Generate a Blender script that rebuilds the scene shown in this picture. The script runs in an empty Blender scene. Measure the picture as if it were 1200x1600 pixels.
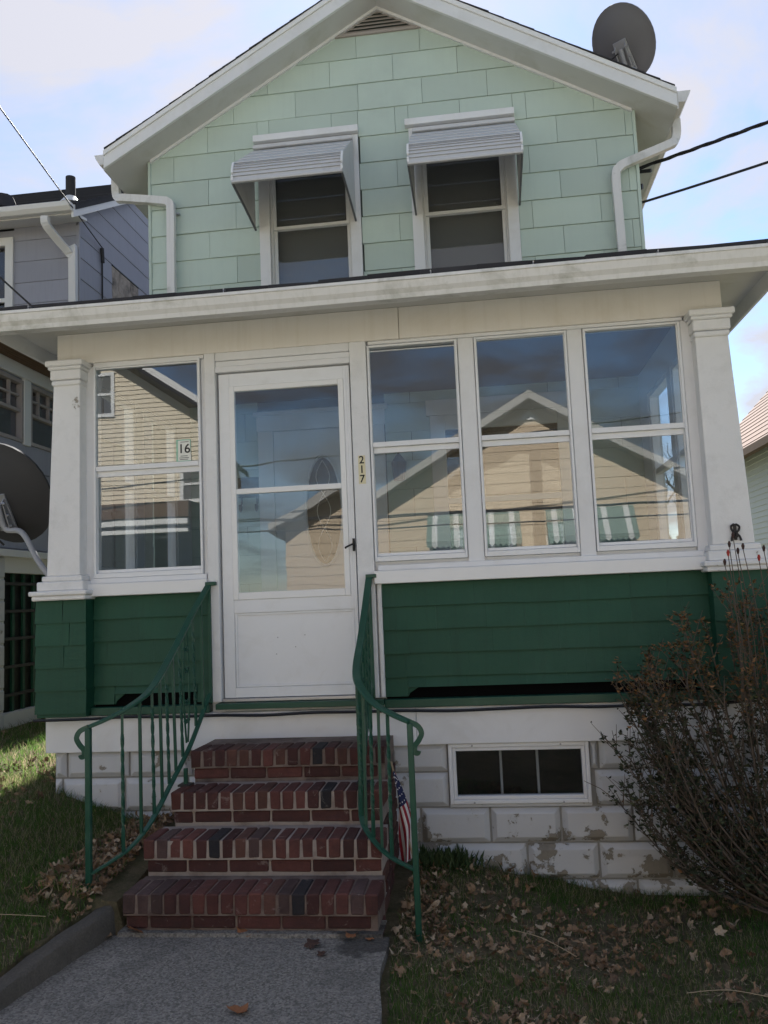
import bpy, bmesh, math, random
import numpy as np
from mathutils import Vector, Matrix, noise
random.seed(7)
RNG = np.random.default_rng(11)
sc = bpy.context.scene
COL = sc.collection
PI = math.pi

# ------------------------------------------------------------------ camera
cam_d = bpy.data.cameras.new('camera')
cam_d.sensor_fit = 'HORIZONTAL'; cam_d.sensor_width = 36.0
cam_d.lens = 36.0 * 1300.0 / 1200.0
cam_d.clip_start = 0.05; cam_d.clip_end = 2000
cam = bpy.data.objects.new('camera', cam_d); COL.objects.link(cam)
_r = Vector((0.9915064, 0.1231724, -0.0417566)); _u = Vector((0.0541953, -0.0994299, 0.9935676)); _f = Vector((-0.1182283, 0.9873916, 0.1052608))
_m = Matrix((_r, _u, -_f)).transposed().to_4x4(); _m.translation = Vector((0, -5.02, 1.48))
cam.matrix_world = _m
sc.camera = cam

# ------------------------------------------------------------------ light
SUN_EL, SUN_AZ = math.radians(44), math.radians(-4.5)          # azimuth from +Y towards +X
SUN = Vector((math.sin(SUN_AZ) * math.cos(SUN_EL), math.cos(SUN_AZ) * math.cos(SUN_EL), math.sin(SUN_EL)))
w = bpy.data.worlds.new('World'); sc.world = w; w.use_nodes = True
nt = w.node_tree; N = nt.nodes; L = nt.links
for n in list(N): N.remove(n)
wo = N.new('ShaderNodeOutputWorld'); bg = N.new('ShaderNodeBackground'); bg.inputs['Strength'].default_value = 0.076
sky = N.new('ShaderNodeTexSky'); sky.sky_type = 'NISHITA'; sky.sun_disc = False
sky.sun_elevation = SUN_EL; sky.sun_rotation = SUN_AZ
sky.air_density = 1.0; sky.dust_density = 0.15; sky.ozone_density = 3.2
tc = N.new('ShaderNodeTexCoord'); sep = N.new('ShaderNodeSeparateXYZ'); L.new(tc.outputs['Generated'], sep.inputs[0])
def wm(op, a, b=None, c=None, clamp=False):
    n = N.new('ShaderNodeMath'); n.operation = op; n.use_clamp = clamp
    for i, v in enumerate((a, b, c)):
        if v is None: continue
        if isinstance(v, (int, float)): n.inputs[i].default_value = v
        else: L.new(v, n.inputs[i])
    return n.outputs[0]
zz = wm('ADD', wm('MAXIMUM', sep.outputs['Z'], 0.0), 0.22)
px = wm('DIVIDE', sep.outputs['X'], zz); py = wm('DIVIDE', sep.outputs['Y'], zz)
cmb = N.new('ShaderNodeCombineXYZ'); L.new(px, cmb.inputs[0]); L.new(py, cmb.inputs[1]); cmb.inputs[2].default_value = 3.7
n1 = N.new('ShaderNodeTexNoise'); n1.inputs['Scale'].default_value = 2.3; n1.inputs['Detail'].default_value = 8; n1.inputs['Roughness'].default_value = .56; n1.inputs['Distortion'].default_value = .35
L.new(cmb.outputs[0], n1.inputs['Vector'])
cfac = wm('MULTIPLY_ADD', n1.outputs['Fac'], 5.2, -2.12, clamp=True)
cfac = wm('MULTIPLY_ADD', cfac, 0.88, 0.05)
vd = N.new('ShaderNodeVectorMath'); vd.operation = 'DOT_PRODUCT'; L.new(tc.outputs['Generated'], vd.inputs[0]); vd.inputs[1].default_value = SUN
ph = wm('MULTIPLY_ADD', wm('MAXIMUM', vd.outputs['Value'], 0.0), 2.2, 1.75)      # clouds scatter forwards, brighter towards the sun
cc = N.new('ShaderNodeCombineColor')
L.new(wm('MULTIPLY', ph, .985), cc.inputs[0]); L.new(wm('MULTIPLY', ph, .97), cc.inputs[1]); L.new(wm('MULTIPLY', ph, 1.05), cc.inputs[2])
mx = N.new('ShaderNodeMix'); mx.data_type = 'RGBA'; L.new(cfac, mx.inputs['Factor']); L.new(sky.outputs[0], mx.inputs[6]); L.new(cc.outputs[0], mx.inputs[7])
L.new(mx.outputs[2], bg.inputs['Color']); L.new(bg.outputs[0], wo.inputs['Surface'])
sd = bpy.data.lights.new('sun', 'SUN'); sd.energy = 5.0; sd.angle = math.radians(.55); sd.color = (1.0, .965, .91)
so = bpy.data.objects.new('sun', sd); COL.objects.link(so); so.rotation_euler = (-SUN).to_track_quat('-Z', 'Y').to_euler(); so.location = (0, 20, 25)
sc.view_settings.view_transform = 'Standard'; sc.view_settings.look = 'None'; sc.view_settings.gamma = 1.0
sc.view_settings.exposure = 1.50; sc.view_settings.use_curve_mapping = False
sc.cycles.max_bounces = 10; sc.cycles.transparent_max_bounces = 16; sc.cycles.use_denoising = True
sc.cycles.sample_clamp_indirect = 6.0

# ------------------------------------------------------------------ materials
MATS = {}
class NB:
    def __init__(s, name):
        s.m = bpy.data.materials.new(name); s.m.use_nodes = True
        s.t = s.m.node_tree; s.n = s.t.nodes; s.l = s.t.links
        s.b = s.n.get('Principled BSDF'); s.out = s.n.get('Material Output')
        g = s.n.new('ShaderNodeNewGeometry'); s.pos = g.outputs['Position']; s.geo = g
        MATS[name] = s.m
    def val(s, sock, v):
        if isinstance(v, (int, float)): sock.default_value = v
        elif isinstance(v, (tuple, list)): sock.default_value = (*v, 1) if len(v) == 3 and len(sock.default_value) == 4 else v
        else: s.l.new(v, sock)
    def noise(s, scale, detail=4, rough=.55, vec=None, dist=0, out='Fac'):
        n = s.n.new('ShaderNodeTexNoise'); n.inputs['Scale'].default_value = scale; n.inputs['Detail'].default_value = detail
        n.inputs['Roughness'].default_value = rough; n.inputs['Distortion'].default_value = dist
        s.l.new(vec or s.pos, n.inputs['Vector']); return n.outputs[out]
    def voro(s, scale, feature='F1', out='Distance', vec=None):
        n = s.n.new('ShaderNodeTexVoronoi'); n.feature = feature; n.inputs['Scale'].default_value = scale
        s.l.new(vec or s.pos, n.inputs['Vector']); return n.outputs[out]
    def scale(s, v, vec=None):
        n = s.n.new('ShaderNodeVectorMath'); n.operation = 'MULTIPLY'; s.l.new(vec or s.pos, n.inputs[0]); n.inputs[1].default_value = v; return n.outputs[0]
    def math(s, op, a, b=0.0, c=None, clamp=False):
        n = s.n.new('ShaderNodeMath'); n.operation = op; n.use_clamp = clamp
        s.val(n.inputs[0], a); s.val(n.inputs[1], b)
        if c is not None: s.val(n.inputs[2], c)
        return n.outputs[0]
    def ramp(s, v, lo, hi):
        n = s.n.new('ShaderNodeMapRange'); n.inputs[1].default_value = lo; n.inputs[2].default_value = hi; s.l.new(v, n.inputs[0]); return n.outputs[0]
    def mix(s, f, a, b):
        n = s.n.new('ShaderNodeMix'); n.data_type = 'RGBA'; s.val(n.inputs[0], f); s.val(n.inputs[6], a); s.val(n.inputs[7], b); return n.outputs[2]
    def vary(s, c, f, amt):                # multiply brightness by 1 +- amt
        n = s.n.new('ShaderNodeHueSaturation'); s.val(n.inputs['Color'], c); s.l.new(s.math('MULTIPLY_ADD', f, 2 * amt, 1 - amt), n.inputs['Value']); return n.outputs[0]
    def bump(s, h, strength, dist=.004):
        n = s.n.new('ShaderNodeBump'); n.inputs['Strength'].default_value = strength; n.inputs['Distance'].default_value = dist; s.l.new(h, n.inputs['Height']); s.l.new(n.outputs[0], s.b.inputs['Normal'])
    def objrnd(s): return s.n.new('ShaderNodeObjectInfo').outputs['Random']
    def island(s): return s.geo.outputs['Random Per Island']
    def fin(s, col, rough=.6, metal=0.0, spec=.5):
        s.val(s.b.inputs['Base Color'], col); s.val(s.b.inputs['Roughness'], rough); s.b.inputs['Metallic'].default_value = metal
        s.b.inputs['Specular IOR Level'].default_value = spec
        return s.m

def M(name, col, rough=.6, var=.08, vs=3.0, rnd=0.0, bump=.15, bs=90, dirt=None, damt=.5, ds=2.2, dthr=(.5, .72), metal=0.0, spec=.4, streak=None):
    b = NB(name); c = (*col, 1)
    c = b.vary(c, b.noise(vs, 5), var)
    if rnd: c = b.vary(c, b.objrnd(), rnd)
    if dirt:
        f = b.math('MULTIPLY', b.ramp(b.noise(ds, 7, .65, dist=.4), *dthr), damt, clamp=True)
        c = b.mix(f, c, (*dirt, 1))
    if streak:
        f = b.math('MULTIPLY', b.ramp(b.noise(1.0, 5, .6, vec=b.scale((28, 28, 1.3))), .5, .8), streak[1], clamp=True)
        c = b.mix(f, c, (*streak[0], 1))
    if bump: b.bump(b.noise(bs, 4, .6), bump)
    return b.fin(c, rough, metal, spec)

M('mint', (.49, .585, .525), .72, .06, 1.6, rnd=.075, bump=.25, bs=160, dirt=(.41, .48, .44), damt=.4, ds=1.1, streak=((.43, .50, .46), .22))
M('mint_back', (.06, .075, .066), .8)
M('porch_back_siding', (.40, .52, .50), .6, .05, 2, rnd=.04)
M('white', (.745, .75, .765), .5, .05, 4, bump=.12, bs=70, dirt=(.55, .53, .49), damt=.4, ds=2.6)
M('white_clean', (.80, .80, .80), .38, .03, 4, bump=.05, bs=60)
M('alu_white', (.77, .78, .80), .34, .03, 5, bump=.04, bs=60, dirt=(.55, .54, .5), damt=.25, ds=5)
M('cream', (.74, .71, .67), .55, .05, 2.5, bump=.15, bs=60, dirt=(.56, .50, .41), damt=.4, ds=1.8, streak=((.55, .5, .42), .3))
M('soffit', (.60, .595, .585), .6, .05, 3, dirt=(.42, .40, .33), damt=.5, ds=2.5)
M('gutter', (.72, .715, .71), .42, .05, 3, bump=.05, dirt=(.20, .21, .15), damt=.6, ds=3.2, dthr=(.54, .74), streak=((.3, .3, .24), .25))
M('roof_dark', (.035, .034, .037), .9, .3, 8, rnd=.25, bump=.6, bs=220)
M('roof_brown', (.15, .092, .070), .9, .2, 6, bump=.5, bs=120)
M('vent_metal', (.36, .32, .30), .6, .08, 6, dirt=(.22, .19, .17), damt=.5)
M('green', (.0085, .066, .036), .58, .14, 5, rnd=.06, bump=.45, bs=45, dirt=(.022, .082, .052), damt=.45, ds=2.4, streak=((.006, .030, .018), .35))
M('green_metal', (.012, .068, .042), .38, .12, 9, bump=.12, bs=60, dirt=(.06, .12, .09), damt=.45, ds=9, dthr=(.56, .74))
M('mortar', (.33, .28, .245), .95, .2, 18, bump=.9, bs=130, dirt=(.16, .11, .09), damt=.8, ds=6)
M('mortar_dark', (.20, .155, .13), .95, .3, 18, bump=.9, bs=130, dirt=(.09, .06, .05), damt=.85, ds=6, dthr=(.42, .62))
M('slot_shade', (.004, .004, .004), .95, .1, spec=.05)
M('block_joint', (.30, .295, .28), .9, .2, 8, bump=.5, dirt=(.16, .15, .13), damt=.6)
M('pavement_concrete', (.42, .415, .41), .9, .12, 2)
M('black', (.012, .012, .013), .55)
M('rubber', (.018, .018, .02), .5, .2)
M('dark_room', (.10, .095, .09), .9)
M('shade_cloth', (.30, .28, .25), .9)
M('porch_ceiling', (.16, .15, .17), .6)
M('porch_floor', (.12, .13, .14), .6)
M('interior_white', (.62, .66, .70), .5)
M('interior_door', (.62, .68, .75), .45)
M('alu_awn', (.58, .58, .59), .42, .06, 6, bump=.05, dirt=(.38, .36, .36), damt=.4, ds=6)
M('alu_awn_shaded', (.16, .165, .18), .55, .1)  # darker copy of the awning metal, underside shade put into the colour
M('dish_dark', (.038, .038, .042), .6, .08, 3, bump=.04)
M('dish_gray', (.13, .128, .14), .55, .08, 3, bump=.04)
M('galv', (.42, .42, .44), .38, .15, 15, metal=.7)
M('pipe_gray', (.34, .35, .38), .45, .08)
M('nbr_gray', (.33, .335, .385), .75, .06, 2, rnd=.05, bump=.2, bs=140, streak=((.26, .26, .30), .5))
M('nbr_white', (.70, .69, .67), .5, .05)
M('plywood', (.40, .34, .28), .85, .35, 14, bump=.5, bs=40, dirt=(.075, .065, .055), damt=.8, ds=6, dthr=(.42, .62), streak=((.5, .36, .27), .5))
M('brown_wood', (.12, .07, .04), .8, .3, 9)
M('tan', (.62, .49, .345), .8, .05, 1, rnd=.04)
M('yellow', (.68, .585, .44), .75, .03, 1)
M('lap_white', (.55, .56, .54), .7, .04, 1)
M('awn_green', (.17, .225, .19), .6); M('awn_white', (.52, .53, .51), .6); M('rake_gray', (.40, .38, .35), .7)
M('asphalt', (.085, .083, .082), .9, .2, 6)
M('flag_red', (.24, .016, .028), .85, .15, 30); M('flag_white', (.60, .56, .54), .85, .1, 30); M('flag_blue', (.012, .017, .06), .85, .15, 30)
M('stick', (.30, .23, .15), .8); M('plate', (.72, .66, .45), .5); M('ink', (.01, .01, .01), .6); M('sticker_white', (.78, .78, .72), .5); M('sticker_green', (.30, .55, .42), .5)
M('iron', (.03, .026, .024), .6, .3, 20)
M('twig', (.095, .072, .056), .8, .25, 20); M('twig_bare', (.06, .05, .045), .9)
M('seed', (.05, .025, .02), .8); M('seed_red', (.35, .03, .02), .6)
M('straw', (.38, .30, .19), .9, .2, 20)
# brick kinds
for nm, c in (('brick_red', (.105, .040, .034)), ('brick_dark', (.072, .030, .027)), ('brick_brown', (.092, .043, .033)), ('brick_bright', (.120, .045, .036)), ('brick_black', (.022, .021, .024)), ('brick_grey', (.085, .052, .048))):
    b = NB(nm)
    c1 = b.vary((*c, 1), b.noise(16, 7, .75), .5); c1 = b.vary(c1, b.objrnd(), .22)
    c1 = b.mix(b.math('MULTIPLY', b.ramp(b.noise(5, 6, .7), .48, .68), .6, clamp=True), c1, (.040, .026, .023, 1))
    sm = b.math('MULTIPLY', b.ramp(b.noise(11, 9, .76, dist=.8), .585, .70), .6, clamp=True)         # lime smears
    c1 = b.mix(sm, c1, (.33, .28, .25, 1))
    rake = b.noise(1.0, 2, .5, vec=b.scale((18, 18, 420)))
    b.bump(b.math('ADD', b.math('MULTIPLY', rake, .8), b.noise(140, 5, .7)), .7, .004); b.fin(c1, .82, 0, .3)
# peeling painted block
def peel(name, paint, under, thr, scl, gz=True):
    b = NB(name)
    n = b.math('ADD', b.math('MULTIPLY', b.noise(scl, 3, .5), .62), b.math('MULTIPLY', b.noise(scl * 5, 9, .75, dist=.3), .38))
    if gz:
        sp = b.n.new('ShaderNodeSeparateXYZ'); b.l.new(b.pos, sp.inputs[0])
        n = b.math('ADD', n, b.math('MULTIPLY', b.ramp(sp.outputs[2], .45, -.15), .085))
    k = b.ramp(n, thr, thr + .008)
    c = b.vary((*paint, 1), b.noise(3, 5), .09)
    c = b.mix(b.math('MULTIPLY', b.ramp(b.noise(6, 7, .7), .5, .75), .35, clamp=True), c, (.42, .42, .40, 1))
    u = b.vary((*under, 1), b.noise(30, 6, .7), .3)
    edge = b.math('MULTIPLY', b.ramp(n, thr - .018, thr), .35, clamp=True)
    c = b.mix(edge, c, (.50, .49, .46, 1))
    c = b.mix(k, c, u)
    b.bump(b.math('ADD', b.math('MULTIPLY', k, -1.2), b.math('MULTIPLY', b.noise(110, 4, .6), .35)), .7, .004)
    return b.fin(c, .72, 0, .3)
peel('block', (.56, .565, .575), (.25, .225, .185), .605, 6.0)
peel('pillar', (.75, .745, .745), (.33, .30, .26), .665, 5.0, gz=False)
peel('block_tan', (.56, .57, .57), (.30, .265, .20), .50, 3.0)
peel('jamb', (.75, .75, .755), (.62, .45, .28), .70, 5.0, gz=False)
# exposed aggregate concrete
b = NB('concrete_path')
c = b.vary((.205, .190, .168, 1), b.noise(1.6, 5), .25)
v = b.voro(115, out='Color'); hs = b.n.new('ShaderNodeSeparateColor'); b.l.new(v, hs.inputs[0])
c = b.vary(c, hs.outputs[0], .40)
c = b.mix(b.math('MULTIPLY', b.ramp(b.voro(62), .38, .16), b.math('GREATER_THAN', b.noise(34, 2), .49)), c, (.31, .28, .24, 1))
c = b.mix(b.math('MULTIPLY', b.ramp(b.noise(1.7, 6, .7, dist=.5), .56, .72), .55, clamp=True), c, (.075, .072, .065, 1))
sp = b.n.new('ShaderNodeVectorMath'); sp.operation = 'DISTANCE'; b.l.new(b.pos, sp.inputs[0]); sp.inputs[1].default_value = (-.60, -1.24, 0)
c = b.mix(b.math('MULTIPLY', b.ramp(b.math('ADD', sp.outputs['Value'], b.math('MULTIPLY', b.noise(9, 5, .6), .25)), .30, .26), .72, clamp=True), c, (.040, .036, .032, 1))
b.bump(b.math('ADD', b.voro(95), b.noise(160, 3)), .8, .006); b.fin(c, .9, 0, .25)
b = NB('concrete_kerb')
c = b.vary((.135, .122, .104, 1), b.noise(5, 7, .7), .4); c = b.vary(c, b.noise(120, 4), .4)
c = b.mix(b.math('MULTIPLY', b.ramp(b.noise(3, 6, .7), .5, .7), .6, clamp=True), c, (.075, .07, .058, 1))
b.bump(b.noise(70, 7, .75), 1.0, .014); b.fin(c, .95, 0, .15)
b = NB('soil')
c = b.mix(b.ramp(b.noise(7, 7, .7), .35, .65), (.080, .082, .040, 1), (.185, .145, .092, 1)); c = b.vary(c, b.noise(90, 4, .7), .5)
b.bump(b.noise(60, 6, .75), 1.0, .02); b.fin(c, .95, 0, .15)
b = NB('lawn_far'); c = b.vary((.13, .135, .085, 1), b.noise(3, 6, .7), .4); b.fin(c, .95, 0, .1)
# grass, leaves
b = NB('grass_blade')
k = b.ramp(b.noise(2.6, 4, .6), .38, .66)
i = b.island(); dry = b.math('GREATER_THAN', b.math('ADD', i, b.math('MULTIPLY', k, .30)), .88)
c = b.mix(k, (.090, .185, .036, 1), (.135, .195, .055, 1)); c = b.vary(c, i, .35)
c = b.mix(dry, c, (.36, .30, .18, 1))
b.fin(c, .6, 0, .25); b.b.inputs['Subsurface Weight'].default_value = 0
tr = b.n.new('ShaderNodeBsdfTranslucent'); b.l.new(c, tr.inputs[0]); ms = b.n.new('ShaderNodeMixShader'); ms.inputs[0].default_value = .58
b.l.new(b.b.outputs[0], ms.inputs[1]); b.l.new(tr.outputs[0], ms.inputs[2]); b.l.new(ms.outputs[0], b.out.inputs['Surface'])
def leafmat(name, c0, c1, c2):
    b = NB(name); i = b.island()
    c = b.mix(b.ramp(i, 0, .55), (*c0, 1), (*c1, 1)); c = b.mix(b.ramp(i, .7, 1), c, (*c2, 1)); c = b.vary(c, b.noise(45, 5, .7), .3)
    b.bump(b.noise(70, 4), .5, .004); return b.fin(c, .75, 0, .25)
leafmat('leaf_litter', (.12, .075, .046), (.25, .16, .092), (.42, .33, .23))
leafmat('leaf_orange', (.22, .085, .035), (.26, .11, .05), (.21, .08, .03))
leafmat('leaf_dark', (.05, .03, .024), (.07, .04, .03), (.05, .03, .02))
leafmat('shrub_green', (.020, .028, .015), (.038, .048, .024), (.075, .080, .038))
leafmat('shrub_rust', (.19, .080, .038), (.12, .085, .036), (.27, .135, .060))
leafmat('weed', (.03, .055, .02), (.05, .08, .03), (.07, .09, .04))
# lead-light pattern of the inner door glass, and sheet glass
def glassmat(name, base, tint, wav=.02):
    b = NB(name); b.n.remove(b.b)
    lw = b.n.new('ShaderNodeLayerWeight'); lw.inputs['Blend'].default_value = .5
    p5 = b.math('POWER', lw.outputs['Facing'], 4.0); fac = b.math('MULTIPLY_ADD', p5, 1 - base, base, clamp=True)
    g = b.n.new('ShaderNodeBsdfGlossy'); g.inputs['Roughness'].default_value = 0.0; g.inputs['Color'].default_value = (1, 1, 1, 1)
    bp = b.n.new('ShaderNodeBump'); bp.inputs['Strength'].default_value = wav; bp.inputs['Distance'].default_value = .02
    b.l.new(b.noise(2.3, 1.5, .4), bp.inputs['Height']); b.l.new(bp.outputs[0], g.inputs['Normal'])
    t = b.n.new('ShaderNodeBsdfTransparent'); t.inputs['Color'].default_value = (*tint, 1)
    ms = b.n.new('ShaderNodeMixShader'); b.l.new(fac, ms.inputs[0]); b.l.new(t.outputs[0], ms.inputs[1]); b.l.new(g.outputs[0], ms.inputs[2])
    df = b.n.new('ShaderNodeBsdfDiffuse'); df.inputs['Color'].default_value = (.6, .6, .58, 1)
    m2 = b.n.new('ShaderNodeMixShader'); b.l.new(b.math('MULTIPLY_ADD', b.ramp(b.noise(4.5, 8, .75, dist=1.0), .45, .78), .018, .002), m2.inputs[0]); b.l.new(ms.outputs[0], m2.inputs[1]); b.l.new(df.outputs[0], m2.inputs[2])
    b.l.new(m2.outputs[0], b.out.inputs['Surface']); return b.m
glassmat('glass', .074, (.90, .93, .95), .018)
glassmat('glass_door', .062, (.90, .93, .95), .07)
glassmat('glass_side', .04, (.94, .96, .97))
glassmat('glass_dark', .07, (.80, .82, .84), .05)

# ------------------------------------------------------------------ mesh helpers
WL = {}
class MB:
    def __init__(s): s.V = []; s.F = []; s.MI = []; s.mi = 0
    def add(s, vs, fs):
        o = len(s.V); s.V += [tuple(v) for v in vs]; s.F += [tuple(o + i for i in f) for f in fs]; s.MI += [s.mi] * len(fs); return s
    def box(s, x0, x1, y0, y1, z0, z1):
        return s.add([(x0, y0, z0), (x1, y0, z0), (x1, y1, z0), (x0, y1, z0), (x0, y0, z1), (x1, y0, z1), (x1, y1, z1), (x0, y1, z1)],
                     [(0, 3, 2, 1), (4, 5, 6, 7), (0, 1, 5, 4), (1, 2, 6, 5), (2, 3, 7, 6), (3, 0, 4, 7)])
    def hexa(s, p):        # 8 points like box order
        return s.add(p, [(0, 3, 2, 1), (4, 5, 6, 7), (0, 1, 5, 4), (1, 2, 6, 5), (2, 3, 7, 6), (3, 0, 4, 7)])
    def prism(s, poly, lo, hi, axis='y'):
        # poly: list of 2d points; axis = extrusion axis
        def pt(a, b, t): return {'y': (a, t, b), 'x': (t, a, b), 'z': (a, b, t)}[axis]
        n = len(poly)
        vs = [pt(a, b, lo) for a, b in poly] + [pt(a, b, hi) for a, b in poly]
        return s.add(vs, [tuple(range(n)), tuple(range(2 * n - 1, n - 1, -1))] + [(i, (i + 1) % n + 0, (i + 1) % n + n, i + n)[::-1] for i in range(n)])
    def tube(s, path, r, n=8, sect=None, roll=0.0, up=(0, 0, 1)):
        # sect: (w,h) rectangular section instead of round; r may be list; roll may be list
        P = [Vector(p) for p in path]; k = len(P); rs = r if isinstance(r, (list, tuple)) else [r] * k
        rl = roll if isinstance(roll, (list, tuple)) else [roll] * k
        rings = []; ref = Vector(up)
        for i, p in enumerate(P):
            d = (P[min(i + 1, k - 1)] - P[max(i - 1, 0)]).normalized()
            if abs(d.dot(ref)) > .98: side = d.cross(Vector((0, 1, 0.02))).normalized()
            else: side = d.cross(ref).normalized()
            upv = side.cross(d).normalized()
            if sect: loc = [(-sect[0] / 2, -sect[1] / 2), (sect[0] / 2, -sect[1] / 2), (sect[0] / 2, sect[1] / 2), (-sect[0] / 2, sect[1] / 2)]
            else: loc = [(math.cos(2 * PI * j / n) * rs[i], math.sin(2 * PI * j / n) * rs[i]) for j in range(n)]
            c, sn = math.cos(rl[i]), math.sin(rl[i])
            rings.append([p + side * (a * c - b * sn) + upv * (a * sn + b * c) for a, b in loc])
        m = len(rings[0]); vs = [v for rg in rings for v in rg]; fs = []
        for i in range(k - 1):
            for j in range(m):
                fs.append((i * m + j, i * m + (j + 1) % m, (i + 1) * m + (j + 1) % m, (i + 1) * m + j))
        fs.append(tuple(range(m - 1, -1, -1))); fs.append(tuple((k - 1) * m + j for j in range(m)))
        return s.add(vs, fs)
    def sphere(s, c, r, n=8, m=5):
        vs = [(c[0], c[1], c[2] - r)]; fs = []
        for i in range(1, m):
            a = -PI / 2 + PI * i / m
            vs += [(c[0] + r * math.cos(a) * math.cos(2 * PI * j / n), c[1] + r * math.cos(a) * math.sin(2 * PI * j / n), c[2] + r * math.sin(a)) for j in range(n)]
        vs.append((c[0], c[1], c[2] + r)); t = len(vs) - 1
        for j in range(n): fs.append((0, 1 + (j + 1) % n, 1 + j)); fs.append((t, t - n + j, t - n + (j + 1) % n))
        for i in range(m - 2):
            for j in range(n): fs.append((1 + i * n + j, 1 + i * n + (j + 1) % n, 1 + (i + 1) * n + (j + 1) % n, 1 + (i + 1) * n + j))
        return s.add(vs, fs)
    def build(s, name, mat, parent=None, bevel=0.0, smooth=False, kind=None, fix=True):
        V = np.array(s.V); lo, hi = V.min(0), V.max(0)
        o = Vector(((lo[0] + hi[0]) / 2, (lo[1] + hi[1]) / 2, lo[2]))
        me = bpy.data.meshes.new(name); me.from_pydata([tuple(v) for v in (V - np.array(o))], [], s.F)
        for mt in (mat if isinstance(mat, (list, tuple)) else [mat]): me.materials.append(MATS[mt])
        if max(s.MI): me.polygons.foreach_set('material_index', s.MI)
        if bevel or fix:
            bm = bmesh.new(); bm.from_mesh(me)
            if fix: bmesh.ops.recalc_face_normals(bm, faces=bm.faces)
            if bevel:
                es = [e for e in bm.edges if len(e.link_faces) == 2 and e.calc_face_angle(0) > .5]
                bmesh.ops.bevel(bm, geom=es, offset=bevel, segments=1, profile=.5, affect='EDGES', clamp_overlap=True)
            bm.to_mesh(me); bm.free()
        if smooth:
            me.polygons.foreach_set('use_smooth', [True] * len(me.polygons)); me.set_sharp_from_angle(angle=math.radians(40))
        return link(name, me, o, parent, kind)
def link(name, me, o, parent=None, kind=None):
    ob = bpy.data.objects.new(name, me); COL.objects.link(ob)
    o = Vector(o); ob.location = o - (WL[parent.name] if parent else Vector()); ob.parent = parent
    WL[ob.name] = o
    if kind: ob['kind'] = kind
    return ob
def T(name, label, cat, loc, group=None):
    ob = bpy.data.objects.new(name, None); COL.objects.link(ob); ob.empty_display_size = .1
    ob.location = loc; WL[ob.name] = Vector(loc); ob['label'] = label; ob['category'] = cat
    if group: ob['group'] = group
    return ob
def tag(ob, label, cat, group=None):
    ob['label'] = label; ob['category'] = cat
    if group: ob['group'] = group
    return ob
def box(name, mat, parent, *a, bevel=0.003, kind=None): return MB().box(*a).build(name, mat, parent, bevel, kind=kind)
def grid_wall(mb, x0, x1, z0, z1, holes, y0, y1, axis='y'):
    xs = sorted({x0, x1, *[h[0] for h in holes], *[h[1] for h in holes]}); zs = sorted({z0, z1, *[h[2] for h in holes], *[h[3] for h in holes]})
    xs = [x for x in xs if x0 <= x <= x1]; zs = [z for z in zs if z0 <= z <= z1]
    for a, b in zip(xs, xs[1:]):
        run = None
        for c, d in zip(zs, zs[1:]):
            mx_, mz_ = (a + b) / 2, (c + d) / 2
            inside = any(h[0] < mx_ < h[1] and h[2] < mz_ < h[3] for h in holes)
            if inside:
                if run: put(mb, a, b, y0, y1, *run, axis); run = None
            else: run = (run[0], d) if run else (c, d)
        if run: put(mb, a, b, y0, y1, *run, axis)
    return mb
def put(mb, a, b, y0, y1, c, d, axis):
    if axis == 'y': mb.box(a, b, y0, y1, c, d)
    else: mb.box(y0, y1, a, b, c, d)
def ring(mb, x0, x1, z0, z1, wd, y0, y1, axis='y', wb=None):
    wb = wb or wd
    put(mb, x0, x0 + wd, y0, y1, z0, z1, axis); put(mb, x1 - wd, x1, y0, y1, z0, z1, axis)
    put(mb, x0 + wd, x1 - wd, y0 + .001, y1 - .001, z1 - wd, z1, axis); put(mb, x0 + wd, x1 - wd, y0 + .001, y1 - .001, z0, z0 + wb, axis)
    return mb
def clip(poly, a, b, c):       # keep a*x+b*z<=c
    out = []
    for i, p in enumerate(poly):
        q = poly[(i + 1) % len(poly)]; dp = a * p[0] + b * p[1] - c; dq = a * q[0] + b * q[1] - c
        if dp <= 0: out.append(p)
        if (dp < 0 < dq) or (dq < 0 < dp): t = dp / (dp - dq); out.append((p[0] + t * (q[0] - p[0]), p[1] + t * (q[1] - p[1])))
    return out
def spline(pts, n=8):
    P = [Vector(p) for p in pts]; out = []
    for i in range(len(P) - 1):
        p0, p1, p2, p3 = P[max(i - 1, 0)], P[i], P[i + 1], P[min(i + 2, len(P) - 1)]
        for k in range(n):
            t = k / n
            out.append(.5 * ((2 * p1) + (p2 - p0) * t + (2 * p0 - 5 * p1 + 4 * p2 - p3) * t * t + (3 * p1 - p0 - 3 * p2 + p3) * t ** 3))
    out.append(P[-1]); return out
def text_mesh(body, size, depth=.0006):
    cu = bpy.data.curves.new('lettering', 'FONT'); cu.body = body; cu.size = size; cu.extrude = depth; cu.align_x = 'CENTER'; cu.align_y = 'CENTER'; cu.offset = size * .012
    ob = bpy.data.objects.new('lettering', cu); COL.objects.link(ob)
    dg = bpy.context.evaluated_depsgraph_get(); dg.update()
    me = bpy.data.meshes.new_from_object(ob.evaluated_get(dg)); bpy.data.objects.remove(ob); bpy.data.curves.remove(cu)
    return me
def smooth01(t): t = max(0, min(1, t)); return t * t * (3 - 2 * t)

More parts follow.
